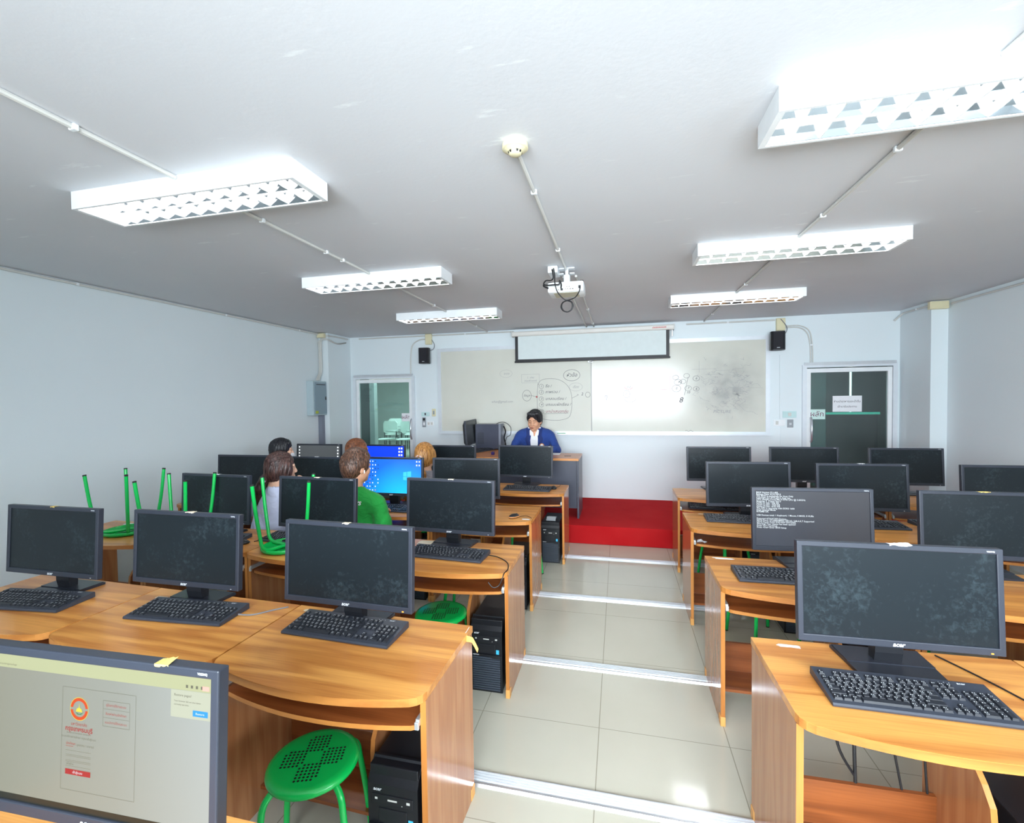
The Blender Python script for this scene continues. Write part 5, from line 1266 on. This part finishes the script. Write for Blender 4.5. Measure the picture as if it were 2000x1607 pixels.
def surf_y(prims, x, z, back=False):
    ys = np.arange(-.45, .45, .002)
    d = field(prims, np.full(ys.shape, x), ys, np.full(ys.shape, z)); i = np.where(d < 0)[0]
    if not len(i): return None
    return float(ys[i[0]] if back else ys[i[-1]])
def locks(kind, n, seed, hs, c=(0, -.02, .035), r=(.088, .107, .1), L=.55, w=.0034, lift=.05):
    # many tapered hair locks lying over the skull, flowing from the crown or to a tie
    rr = random.Random(seed); V = []; F = []; c = Vector(c)
    crown = Vector((.1, -.45, 1)).normalized()
    for _ in range(n):
        while True:
            d = Vector((rr.gauss(0, 1), rr.gauss(0, 1), rr.gauss(0, 1))).normalized()
            if kind == 'long':
                if d.z > -.35 and not (d.y > .35 and d.z < .55): break
            elif d.z > -.25 and not (d.y > .3 and d.z < .62) and not (abs(d.x) > .75 and d.z < .1 and d.y > -.35): break
        if kind == 'long': tgt = Vector((0, -.9, -.42)).normalized(); fr_ = rr.uniform(.3, .6); end = d.lerp(tgt, fr_).normalized()
        elif kind == 'comb': end = (d+Vector((-.55 if d.y > 0 else -.1, -.25, -.45-.3*rr.random()))*L).normalized()
        else:
            away = d-crown*d.dot(crown); away = away.normalized() if away.length > .05 else Vector((rr.uniform(-1, 1), rr.uniform(-1, 1), 0)).normalized()
            end = (d+(away+Vector((rr.uniform(-.5, .5), rr.uniform(-.5, .5), rr.uniform(-.4, .3))))*L*rr.uniform(.5, 1)).normalized()
        lf = lift*rr.uniform(.2, 1); base = len(V); m = 5; ww = w*rr.uniform(.7, 1.5)
        for i in range(m+1):
            t_ = i/m; q = d.lerp(end, t_).normalized(); k = .985+lf*math.sin(t_*1.9)+(.03*t_ if kind == 'spiky' else 0)
            p = Vector((q.x*r[0], q.y*r[1], q.z*r[2]))*k+c; nrm = q; tg = (end-d); tg = tg.normalized() if tg.length > 1e-4 else Vector((0, 0, 1)); sd = nrm.cross(tg).normalized()
            a_ = ww*(1-t_**2*.92)
            for u, v in ((-1, -.3), (0, .9), (1, -.3)): V.append(tuple((p+sd*a_*u+nrm*a_*v)*hs))
        for i in range(m):
            for k in range(3):
                a, b = base+i*3+k, base+i*3+(k+1) % 3; F.append((a, b, b+3, a+3))
    return V, F
def head_prims():
    p = [el((0, -.012, .025), (.076, .094, .09)), el((0, .025, -.028), (.062, .064, .086), .03), el((0, .045, -.08), (.038, .04, .028), .03)]
    for s in (-1, 1):
        p += [el((s*.037, .055, -.032), (.026, .028, .026), .02), el((s*.03, .075, .024), (.026, .014, .009), .012), el((s*.05, .01, -.065), (.022, .035, .03), .02)]
        p += [el((s*.028, .093, .006), (.017, .012, .009), .012, '-')]
        p += [el((s*.028, .074, .006), (.0145, .0135, .0125), .004)]
        p += [el((s*.079, -.008, -.012), (.01, .021, .031), .008), el((s*.086, .0, -.01), (.006, .011, .018), .004, '-')]
        p += [el((s*.011, .094, -.032), (.009, .009, .008), .008)]
    p += [rc((0, .084, .012), (0, .1, -.026), .008, .0125, .012), el((0, .086, -.059), (.024, .011, .0065), .006), el((0, .085, -.069), (.02, .011, .006), .005), el((0, .074, -.093), (.018, .016, .013), .015)]
    p += [rc((0, -.015, -.06), (0, -.035, -.165), .053, .058, .03)]
    return p
def hand(w, d, up, s=1., curl=.5, side=1):
    """palm and five fingers from wrist w pointing along d; up = back of the hand"""
    d = Vector(d).normalized(); u = Vector(up); u = (u-d*u.dot(d)).normalized(); r = d.cross(u)*side; w = Vector(w); P = []
    pc = w+d*.05*s
    P.append(rc(w, w+d*.03*s, .026*s, .03*s, .02))
    for i in range(4):
        o = (i-1.5)*.0195*s; base = w+d*.085*s+r*o; P.append(rc(w+d*.025*s+r*o*.8, base, .0135*s, .0118*s, .012))
        L = (.066, .078, .074, .058)[i]*s; a = curl*(.8+.12*i)
        p1 = base+(d*math.cos(a*.5)-u*math.sin(a*.5))*L*.45; p2 = p1+(d*math.cos(a*1.2)-u*math.sin(a*1.2))*L*.33; p3 = p2+(d*math.cos(a*1.8)-u*math.sin(a*1.8))*L*.24
        P += [rc(base, p1, .0098*s, .009*s, .004), rc(p1, p2, .009*s, .0082*s, .004), rc(p2, p3, .0082*s, .007*s, .004)]
    t0 = w+d*.025*s-r*.026*s; t1 = t0+(d*.7-r*.6-u*.2).normalized()*.04*s; t2 = t1+(d*.9-r*.2-u*.3).normalized()*.032*s
    P += [rc(t0, t1, .0135*s, .0105*s, .008), rc(t1, t2, .0105*s, .0085*s, .004)]
    return [('c', np.array(p[1][:]), np.array(p[2][:]), *p[3:]) if p[0] == 'c' else p for p in P]
def strands(freq=70, amp=.0022, cx=0, cy=0):
    def f(X, Y, Z):
        th = np.arctan2(X-cx, Y-cy); return amp*np.sin(th*freq*.55+3*np.sin(Z*28))+amp*.7*np.sin(th*freq*.27+Z*45)
    return f

def person(label, loc, yaw, hz, hyaw, hpitch, hroll, hoff, elbows, wrists, hands, skinc, top, res=.009, long_sleeve=False, jacket=None, sleeve_t=.75, seat=.47, lean=0., width=1., trousers=None, lk=None, hair_fn=None, hair_mat=None, hs=1.08, nd=.245):
    """seated person, local frame facing +y, z=0 floor"""
    t = thing('person', label, 'person', loc, yaw, None)
    H = Vector((hoff[0], hoff[1], hz)); Mh = Matrix.Translation(H) @ Matrix.Rotation(hyaw, 4, 'Z') @ Matrix.Rotation(hpitch, 4, 'X') @ Matrix.Rotation(hroll, 4, 'Y')
    hp = xform(head_prims(), Mh, hs)
    sh = hz-nd; w = width; cy = hoff[1]-.03; by = 0
    nb = (hoff[0]*.8, cy-.015, sh+.06)
    neck = [rc((Mh @ Vector((0, -.03, -.15)))[:], nb, .06*hs, .064, .03)]
    torso = [el((0, by, seat+.08), (.185*w, .14, .12), .05), el((0, by+(cy-by)*.3, seat+.22), (.152*w, .115, .15), .06), el((hoff[0]*.5, by+(cy-by)*.75, sh-.13), (.17*w, .115, .18), .06),
             rc((hoff[0]*.6-.155*w, cy-.01, sh-.02), (hoff[0]*.6+.155*w, cy-.01, sh-.02), .062, None, .05), rc(nb, (hoff[0]*.6-.13*w, cy-.01, sh-.0), .05, .045, .05), rc(nb, (hoff[0]*.6+.13*w, cy-.01, sh-.0), .05, .045, .05)]
    S = [Vector((hoff[0]*.6-.2*w, cy-.005, sh-.035)), Vector((hoff[0]*.6+.2*w, cy-.005, sh-.035))]
    arms = []; sleeves = []; upper = []
    for i in range(2):
        e, wr = Vector(elbows[i]), Vector(wrists[i])
        arms += [rc(S[i][:], e[:], .052, .042, .03), rc(e[:], wr[:], .042, .028, .02)]
        if long_sleeve or jacket: upper += [rc(S[i][:], e[:], .066, .054, .04), rc(e[:], (e+(wr-e)*.93)[:], .054, .042, .02)]
        else: upper += [rc(S[i][:], (S[i]+(e-S[i])*sleeve_t)[:], .066, .072, .04)]
        hd, hu = hands[i]; arms += hand(wr[:], hd, hu, 1.04, .55, -1 if i == 0 else 1)
    hips = []
    for s in (-1, 1):
        k = (s*.13, .43, seat+.0); a = (s*.135, .41, .10)
        hips += [rc((s*.09, .03, seat+.06), k, .085, .062, .04), rc(k, a, .06, .042, .02), rc(a, (s*.145, .53, .045), .043, .036, .02), rc((s*.135, .40, .05), (s*.145, .5, .04), .036, .034, .02)]
    body = torso+neck+hp+arms+hips
    link('body', nets(body, res, 'body', skinc), t)
    def infl(ps, d): return [(p[0], p[1], p[2] if p[0] == 'c' else p[2]+d, (p[3]+d) if p[0] == 'c' else p[3], (p[4]+d) if p[0] == 'c' else None, p[5], p[6]) for p in ps]
    ncut = [rc((nb[0], nb[1]+.012, nb[2]+.045), (np.array((Mh @ Vector((0, -.01, -.09)))[:])), .070, .08, .006, '-')]
    wr_ = lambda X, Y, Z: .004*np.sin(Z*38+9*np.sin(X*11)+5*Y)*np.clip((sh-Z)*6, 0, 1)
    front = [rc((nb[0], nb[1]+.11, nb[2]+.02), (nb[0], nb[1]+.13, nb[2]-.05), .035, .012, .01, '-')]
    shirt = infl(torso, .010)+upper+[rc(nb, (np.array(nb)+np.array((0, .006, .018))), .076, .074, .015)]+ncut+front
    if jacket: shirt = infl(torso, .009)+[rc((nb[0], nb[1]+.0, nb[2]-.01), (np.array((Mh @ Vector((0, -.015, -.125)))[:])), .082, .077, .02)]+[rc(nb, (np.array((Mh @ Vector((0, -.005, -.08)))[:])), .068, .074, .006, '-'), rc((nb[0], nb[1]+.085, nb[2]+.05), (nb[0], nb[1]+.13, nb[2]-.115), .056, .010, .008, '-')]
    link('shirt', nets(shirt, res, 'shirt', top, None if jacket else wr_), t)
    if jacket:
        jk = infl(torso, .026)+upper+[rc(nb, (np.array((Mh @ Vector((0, -.03, -.13)))[:])), .078, .086, .006, '-'), el((nb[0], nb[1]+.12, nb[2]+.0), (.075, .07, .1), .01, '-'), rc((nb[0], nb[1]+.16, nb[2]-.03), (nb[0]*.8, nb[1]+.17, sh-.45), .074, .05, .01, '-')]
        link('jacket', nets(jk, res, 'jacket', jacket, wr_), t)
    link('trousers', nets(infl([el((0, by, seat+.045), (.185, .145, .085), .04)]+[p for i, p in enumerate(hips) if i % 4 < 2], .012), .012, 'trousers', trousers), t)
    for s in (-1, 1): link('shoe', nets([rc((s*.138, .38, .045), (s*.15, .55, .035), .047, .04, .02), rc((s*.135, .4, .09), (s*.135, .4, .06), .05, .05, .02)], .012, 'shoe', M_SHELL), t)
    if hair_fn:
        hps, dsp = hair_fn(); hair = nets(xform(hps, Matrix.Identity(4), hs), res*.62, 'hair', hair_mat, dsp, extra=locks(lk[0], lk[1], 4, hs, L=lk[2], w=lk[3], lift=lk[4]) if lk else None)
        ho = link('hair', hair, t); ho.matrix_local = Mh
    if jacket:
        mark = mat('suit_lapel', srgb(24, 46, 108), .8)
        for s in (-1, 1):
            b = MB(); G = []; n = 12
            for i in range(n+1):
                u = i/n; z = nb[2]+.012-u*.40
                xi = .070-.036*u; xo = xi+(.050-.012*u if u < .30 else (.072 if u < .36 else .070*(1-(u-.36)/.64)+.004))
                row = []
                for j in range(4):
                    x = nb[0]+s*(xi+(xo-xi)*j/3); y = surf_y(jk, x, z)
                    row.append((x, (y if y is not None else nb[1]+.1)+.005+.004*(j > 0), z+.02*(j/3)*(u < .3)))
                G += row
            b.add(G, [(i*4+j, i*4+j+1, i*4+j+5, i*4+j+4) for i in range(n) for j in range(3)])
            part('lapel', b, mark, t, 'all')
            b = MB(); G = []
            for i in range(7):
                u = i/6; z = nb[2]+.045-u*.115; x0 = .045-.012*u; x1 = x0+.05*(1-u*.25)
                for j in range(3):
                    x = nb[0]+s*(x0+(x1-x0)*j/2); y = surf_y(shirt, x, z-.01)
                    G.append((x, (y if y is not None else nb[1]+.07)+.012, z))
            b.add(G, [(i*3+j, i*3+j+1, i*3+j+4, i*3+j+3) for i in range(6) for j in range(2)])
            part('shirt_collar', b, top, t, 'all')
    t_prims[t.name] = shirt
    return t, Mh
t_prims = {}

def hp_short(back=-.045, vol=1.0, fringe=0.):
    def f():
        p = [el((0, -.02, .036), (.088*vol, .106*vol, .098*vol)), el((0, -.055, -.02), (.076, .066, .075), .03), rc((-.05, .045, .085), (.05, .05, .085), .024, .022, .03)]
        for s in (-1, 1): p += [el((s*.07, .012, .02), (.018, .04, .05), .02)]
        p += [el((0, .115, -.045+fringe), (.073, .085, .098), .008, '-'), el((0, -.03, -.155), (.1, .1, .07), .02, '-')]
        for s in (-1, 1): p += [el((s*.092, .006, -.028), (.022, .03, .036), .01, '-')]
        return p, strands(90, .0024)
    return f
def hp_spiky():
    p, _ = hp_short(vol=1.04)()
    p += [el((0, -.01, .105), (.06, .075, .045), .04)]
    def d(X, Y, Z):
        th = np.arctan2(X, Y+.03); r = .0015*np.sin(th*31+5*np.sin(Z*40))*np.clip(Z*12+.2, 0.15, 1)+.001*np.sin(X*260+Y*170+Z*90)
        return r
    return p, d
def hp_long(pony=None, bun=None, low=-.09):
    def f():
        p = [el((0, -.02, .032), (.088, .108, .1)), el((0, -.045, -.035), (.082, .078, .08), .04)]
        for s in (-1, 1): p += [el((s*.066, .02, -.01), (.026, .05, .07), .02)]
        p += [el((0, .115, -.03), (.066, .075, .095), .01, '-'), el((0, .03, -.16), (.1, .12, .06), .02, '-')]
        if pony:
            for a, b, r0, r1 in pony: p += [rc(a, b, r0, r1, .02)]
        if bun: p += [el(bun[0], bun[1], .015)]
        return p, strands(80, .0022)
    return f
H_BLACK = hairm('black_hair', srgb(14, 14, 18), srgb(44, 44, 50)); H_BROWN = hairm('brown_hair', srgb(38, 25, 20), srgb(112, 78, 60), (70, 70, 20))
H_DARK = hairm('dark_brown_hair', srgb(32, 20, 20), srgb(92, 62, 56)); H_RED = hairm('auburn_hair', srgb(82, 44, 26), srgb(144, 88, 54)); H_BLOND = hairm('golden_brown_hair', srgb(128, 80, 36), srgb(206, 152, 84))
SK1 = skin('skin_warm', srgb(214, 160, 128)); SK2 = skin('skin_light', srgb(224, 178, 150))
C_GREEN = cloth('green_shirt_cloth', srgb(22, 150, 58)); C_BLUE = cloth('pale_blue_cloth', srgb(208, 216, 242), .05); C_GREY = cloth('grey_cloth', srgb(140, 138, 146), .25)
C_NAVY = cloth('blue_suit_cloth', srgb(34, 66, 140), .1); C_WHITE = cloth('white_shirt_cloth', srgb(238, 240, 246), .03); C_DARK = cloth('dark_trouser_cloth', srgb(36, 38, 50)); C_JEAN = cloth('denim_cloth', srgb(58, 74, 110))
ARM_E = ((-.27, .14, .80), (.27, .14, .80)); ARM_W = ((-.14, .36, .80), (.14, .36, .80)); HD = (((.1, 1, 0), (0, 0, 1)), ((-.1, 1, 0), (0, 0, 1)))
SE = .485
# short haired boy in green, in front of the bright blue screen
t, Mh = person('person in green T-shirt with short tousled brown hair, seated facing the bright blue desktop', (-2.075, 3.28, 0), -.08, 1.205, -.38, -.06, 0, (-.01, .03), ((-.26, .02, .70), (.262, .0, .70)), ((-.14, .30, .79), (.03, .27, .79)), HD, SK1, C_GREEN, sleeve_t=1.0, trousers=C_JEAN, lk=('spiky', 1700, .55, .0026, .07), hair_fn=hp_spiky, hair_mat=H_BROWN, seat=SE, width=1.04)
eb = part('earbud', MB().rbox(-.004, .004, -.004, .004, -.022, .005, .002), M_WHITE, t); eb.matrix_local = Mh @ Matrix.Translation((.098, .006, -.018))
o = text('shirt_print', 'ys', .062, M_PAPER, t, (.085, surf_y(t_prims[t.name], .085, .95, True)-.006, .95), (PI/2-.1, 0, .12), bold=.001, shear=.3)
# ponytail girl
pony = [((0, -.09, -.05), (0, -.125, -.085), .028, .024), ((0, -.125, -.085), (-.015, -.15, -.16), .03, .038), ((-.015, -.15, -.16), (-.035, -.15, -.27), .038, .030), ((-.035, -.15, -.27), (-.045, -.14, -.37), .028, .008)]
t, Mh = person('person in pale blue top with a long dark ponytail, hand raised to the chin', (-2.87, 3.22, 0), -.15, 1.185, -.62, -.05, .05, (.06, .1), ((-.27, .1, .80), (.27, .24, .81)), ((-.14, .36, .80), (.19, .25, .965)), (HD[0], ((-.35, -.05, 1), (.6, .8, .2))), SK2, C_BLUE, trousers=C_JEAN, lk=('long', 700, .5, .0028, .03), hair_fn=hp_long(pony), hair_mat=H_DARK, seat=SE, long_sleeve=True)
sc_ = MB()
for k in range(3): sc_.tube([(.03*math.cos(a_*PI/8)*(1+.08*math.sin(a_*2.3+k)), -.0+.03*math.sin(a_*PI/8), (k-1)*.007+.004*math.sin(a_*1.9+k)) for a_ in range(17)], .005, 6)
sq = part('hair_tie', sc_, mat('pale_hair_tie', srgb(205, 190, 200), .5), t, True); sq.matrix_local = Mh @ Matrix.Translation((0, -.13, -.095)) @ Matrix.Rotation(.6, 4, 'X')
o = text('back_print', 'BTU', .06, M_PAPER, t, (.06, surf_y(t_prims[t.name], .06, .85, True)-.008, .85), (PI/2-.1, 0, 0), bold=.001)
# masked boy
t, Mh = person('person in green T-shirt with black hair and a white face mask, nearest the left wall', (-3.745, 4.36, 0), -.1, 1.195, -.85, -.03, 0, (.03, .05), ARM_E, ARM_W, HD, SK2, C_GREEN, trousers=C_DARK, lk=('short', 700, .45, .0034, .05), hair_fn=hp_short(vol=1.03), hair_mat=H_BLACK, seat=SE, res=.010)
mk = link('face_mask', nets([el((0, .047, -.057), (.068, .064, .052)), el((0, .1, -.045), (.018, .014, .02), .02), el((0, -.03, -.05), (.1, .085, .1), .005, '-')], .006, 'face_mask', M_PAPER), t); mk.matrix_local = Mh @ Matrix.Scale(1.1, 4)
mk2 = part('mask_strap', MB().tube([(.058, .06, -.03), (.075, .03, -.02), (.084, -.01, -.005)], .0018, 5).tube([(.058, .06, -.075), (.075, .03, -.065), (.084, -.01, -.03)], .0018, 5), M_PAPER, t); mk2.matrix_local = Mh @ Matrix.Scale(1.1, 4)
yb_ = surf_y(t_prims[t.name], -.04, .93, True)-.004
part('shirt_band', MB().box(-.13, .06, yb_, yb_+.002, .915, .92), M_PAPER, t); text('back_print', 'วิทยาลัย', .045, M_PAPER, t, (-.04, yb_-.002, .95), (PI/2, 0, 0), bold=.001)
# auburn haired student behind
t, Mh = person('person with smooth auburn hair, half hidden behind the boy with tousled brown hair', (-2.78, 4.36, 0), -.1, 1.20, -.5, 0, 0, (.02, .05), ARM_E, ARM_W, HD, SK2, C_GREEN, trousers=C_DARK, lk=('long', 600, .5, .0028, .03), hair_fn=hp_long([((0, -.09, -.05), (0, -.12, -.15), .05, .04), ((0, -.12, -.15), (0, -.12, -.26), .04, .025)]), hair_mat=H_RED, seat=SE, res=.011)
# blonde student
t, Mh = person('person with golden brown hair in a pale scrunchie, grey top, right of the blue screens', (-1.97, 4.36, 0), .0, 1.165, -.12, .02, 0, (0, .05), ARM_E, ARM_W, HD, SK2, C_GREY, trousers=C_DARK, lk=('long', 600, .5, .0028, .03), hair_fn=hp_long([((0, -.11, -.005), (.01, -.15, -.05), .026, .026), ((.01, -.15, -.05), (.045, -.155, -.15), .034, .036), ((.045, -.155, -.15), (.075, -.14, -.3), .036, .014)]), hair_mat=H_BLOND, seat=SE, res=.010)
sc_ = MB()
for k in range(4): sc_.tube([((.032+.006*math.sin(a_*2.7+k*2))*math.cos(a_*PI/10), (.03+.006*math.sin(a_*2.1+k))*math.sin(a_*PI/10), (k-1.5)*.007+.006*math.sin(a_*1.7+k)) for a_ in range(21)], .007, 6)
sq = part('scrunchie', sc_, mat('pale_pink_scrunchie', srgb(236, 208, 206), .7), t, True); sq.matrix_local = Mh @ Matrix.Translation((.0, -.142, -.012)) @ Matrix.Rotation(1.15, 4, 'X')
# teacher (faces the class: local +y points to the camera)
def hp_teacher():
    p = [el((0, -.018, .04), (.09, .108, .1)), el((0, -.05, -.02), (.08, .07, .075), .03), rc((-.05, .05, .105), (.045, .06, .098), .03, .026, .03), rc((-.066, .045, .075), (-.074, .03, .02), .022, .016, .02)]
    for s in (-1, 1): p += [el((s*.074, .004, .03), (.017, .036, .04), .02)]
    p += [el((.010, .12, -.018), (.068, .080, .098), .008, '-'), el((0, .035, -.075), (.13, .06, .075), .01, '-'), el((0, -.03, -.155), (.1, .1, .07), .02, '-'), el((-.092, .01, -.035), (.02, .03, .03), .01, '-'), el((.092, .01, -.035), (.02, .03, .03), .01, '-')]
    return p, strands(60, .0022)
TY = 6.62
t, Mh = person('person in blue suit jacket and open white shirt, seated behind the desk looking down', (-1.21, TY, PZ), PI+.06, 1.2, -.22, -.24, -.08, (.0, .06), ((-.33, .10, .78), (.33, .10, .78)), ((-.17, .30, .80), (.24, .36, .80)), (((.6, 1, .05), (0, 0, 1)), ((-.3, 1, 0), (0, 0, 1))), SK1, C_WHITE, res=.0075, jacket=C_NAVY, trousers=C_DARK, lk=('comb', 700, .5, .0030, .04), hair_fn=hp_teacher, hair_mat=H_BLACK, seat=SE+.01, width=1.16, hs=1.2, nd=.2)
fm = Mh @ Matrix.Scale(1.2, 4)
b = MB()
for s in (-1, 1): b.add([(s*.012, .0915, .028), (s*.03, .0925, .034), (s*.046, .083, .030), (s*.046, .0835, .026), (s*.03, .0935, .029), (s*.012, .0925, .022)], [(0, 1, 2, 3, 4, 5)])
q = part('eyebrows', b, M_BLACK, t); q.matrix_local = fm
b = MB()
for s in (-1, 1): b.tube([(s*.016, .0885, .002), (s*.028, .0905, -.002), (s*.041, .084, .002)], .0018, 6)
q = part('closed_eyelids', b, H_BLACK, t); q.matrix_local = fm
q = link('lips', nets([el((0, .0905, -.060), (.021, .008, .0045), .004), el((0, .0895, -.068), (.018, .008, .005), .004)], .0025, 'lips', mat('lip_colour', srgb(170, 92, 84), .5), pad=.01), t); q.matrix_local = fm
q = part('open_mouth', MB().lathe([(.0085, .0), (.0075, .002)], 16, (0, 0, 0), 1), M_BLACK, t); q.matrix_local = fm @ Matrix.Translation((0, .0965, -.0642)) @ Matrix.Scale(.45, 4, (0, 0, 1))
part('crest_badge', MB().lathe([(.034, .170), (.034, .176)], 28, (-.115, 0, .845), 1), mat('badge_orange', srgb(206, 140, 80), .5), t)
part('crest_centre', MB().lathe([(.022, .1762), (.022, .178)], 28, (-.115, 0, .845), 1), M_PAPER, t)
tag(part('office_seat', MB().rbox(-1.47, -.95, TY-.22, TY+.22, PZ+.39, PZ+.443, .02).rbox(-1.24, -1.18, TY-.03, TY+.03, PZ+.05, PZ+.39, .01).rbox(-1.5, -.92, TY-.03, TY+.03, PZ+.001, PZ+.05, .01).rbox(-1.24, -1.18, TY-.28, TY+.28, PZ+.001, PZ+.05, .01), M_SHELL), 'dark seat under the teacher behind the desk', 'chair')

# ------------------------------------------------------------ teacher's desk and equipment
t = thing('teacher_desk', 'long wooden topped desk with dark grey front panel on the red platform', 'desk', (-.5, 5.75, PZ))
TZ = .98-PZ
part('desktop', MB().rbox(-1.95, 0, 0, .56, TZ-.03, TZ, .003).rbox(-1.95, -1.05, .5605, 1.1, TZ-.03, TZ, .003), M_TDESK, t)
part('front_edge', MB().box(-1.945, -.003, -.0012, .0, TZ-.029, TZ-.002), mat('desk_edge', srgb(214, 146, 84), .4), t)
part('modesty_panel', MB().box(-1.93, -.03, .04, .058, .12, TZ-.031), M_GREYLAM, t)
for x0, lb in ((-.024, 1), (-1.95, 0)): 
    sp = part('side_panel', MB().rbox(x0, x0+.024, -.0, .555, .0, TZ-.031, .002), M_GREYLAM, t)
part('return_leg', MB().box(-1.95, -1.93, .57, 1.09, 0, TZ-.031).box(-1.07, -1.05, .57, 1.09, 0, TZ-.031), M_GREYLAM, t)
part('cable_slot', MB().rbox(-.21, -.12, .24, .265, TZ, TZ+.003, .001), M_BLACK, t)
# equipment on it
o = dup(KF, (-2.0, 6.38, .98), 1.2, 'keyboard on the teacher desk in front of the grey tower'); 
mt = dup(MOBJ['L5c'], (-2.19, 6.43, .98), PI/2+.07, 'monitor turned edge on at the left end of the teacher desk')
t = thing('computer_tower', 'big dark grey computer tower seen side on on the teacher desk', 'computer tower', (-1.93, 6.60, .981), 0)
part('case', MB().rbox(-.2, .19, 0, .19, .012, .385, .006), mat('tower_slate', srgb(74, 78, 94), .35), t)
part('side_panel', MB().rbox(-.19, .165, -.004, .0, .018, .378, .002), mat('tower_slate2', srgb(68, 72, 88), .3), t)
vn = MB()
for i in range(9):
    for j in range(12): vn.box(-.165+i*.0115, -.158+i*.0115, -.0052, -.004, .09+j*.0145, .098+j*.0145)
part('side_vent', vn, M_SHELL, t); part('rear_frame', MB().rbox(.166, .2, -.006, .196, .01, .388, .004), mat('pale_slate', srgb(120, 126, 140), .4), t)
for x in (-.17, .16): part('foot', MB().rbox(x-.02, x+.02, .02, .17, 0, .012, .002), M_SHELL, t)
cable('dark cables arching off the back of the teacher tower', [(-1.80, 6.62, 1.37), (-1.74, 6.62, 1.395), (-1.66, 6.64, 1.385), (-1.59, 6.66, 1.31), (-1.60, 6.66, 1.2), (-1.66, 6.68, 1.16), (-1.69, 6.68, 1.05), (-1.70, 6.68, .99)], .005)
cable('coiled cable bundle behind the teacher tower', [(-1.715, 6.72, 1.33), (-1.69, 6.73, 1.25), (-1.71, 6.72, 1.15), (-1.69, 6.73, 1.05), (-1.70, 6.72, .99)], .011)
tag(part('pen', MB().tube([(-1.43, 6.24, .99), (-1.395, 6.19, 1.075)], .0045, 8), mat('red_pen', srgb(190, 60, 90), .4), smooth=True), 'red pen standing up from the teacher hand', 'pen')
tag(part('paper_sheet', MB().box(-.97, -.79, 6.1, 6.29, .9805, .983), M_PAPER), 'white paper under the teacher arm on the desk', 'paper')
tag(part('purple_holder', MB().rbox(-1.71, -1.67, 5.98, 6.03, .981, 1.02, .006), mat('purple_plastic', srgb(60, 40, 120), .4)), 'small purple holder on the teacher desk', 'holder')
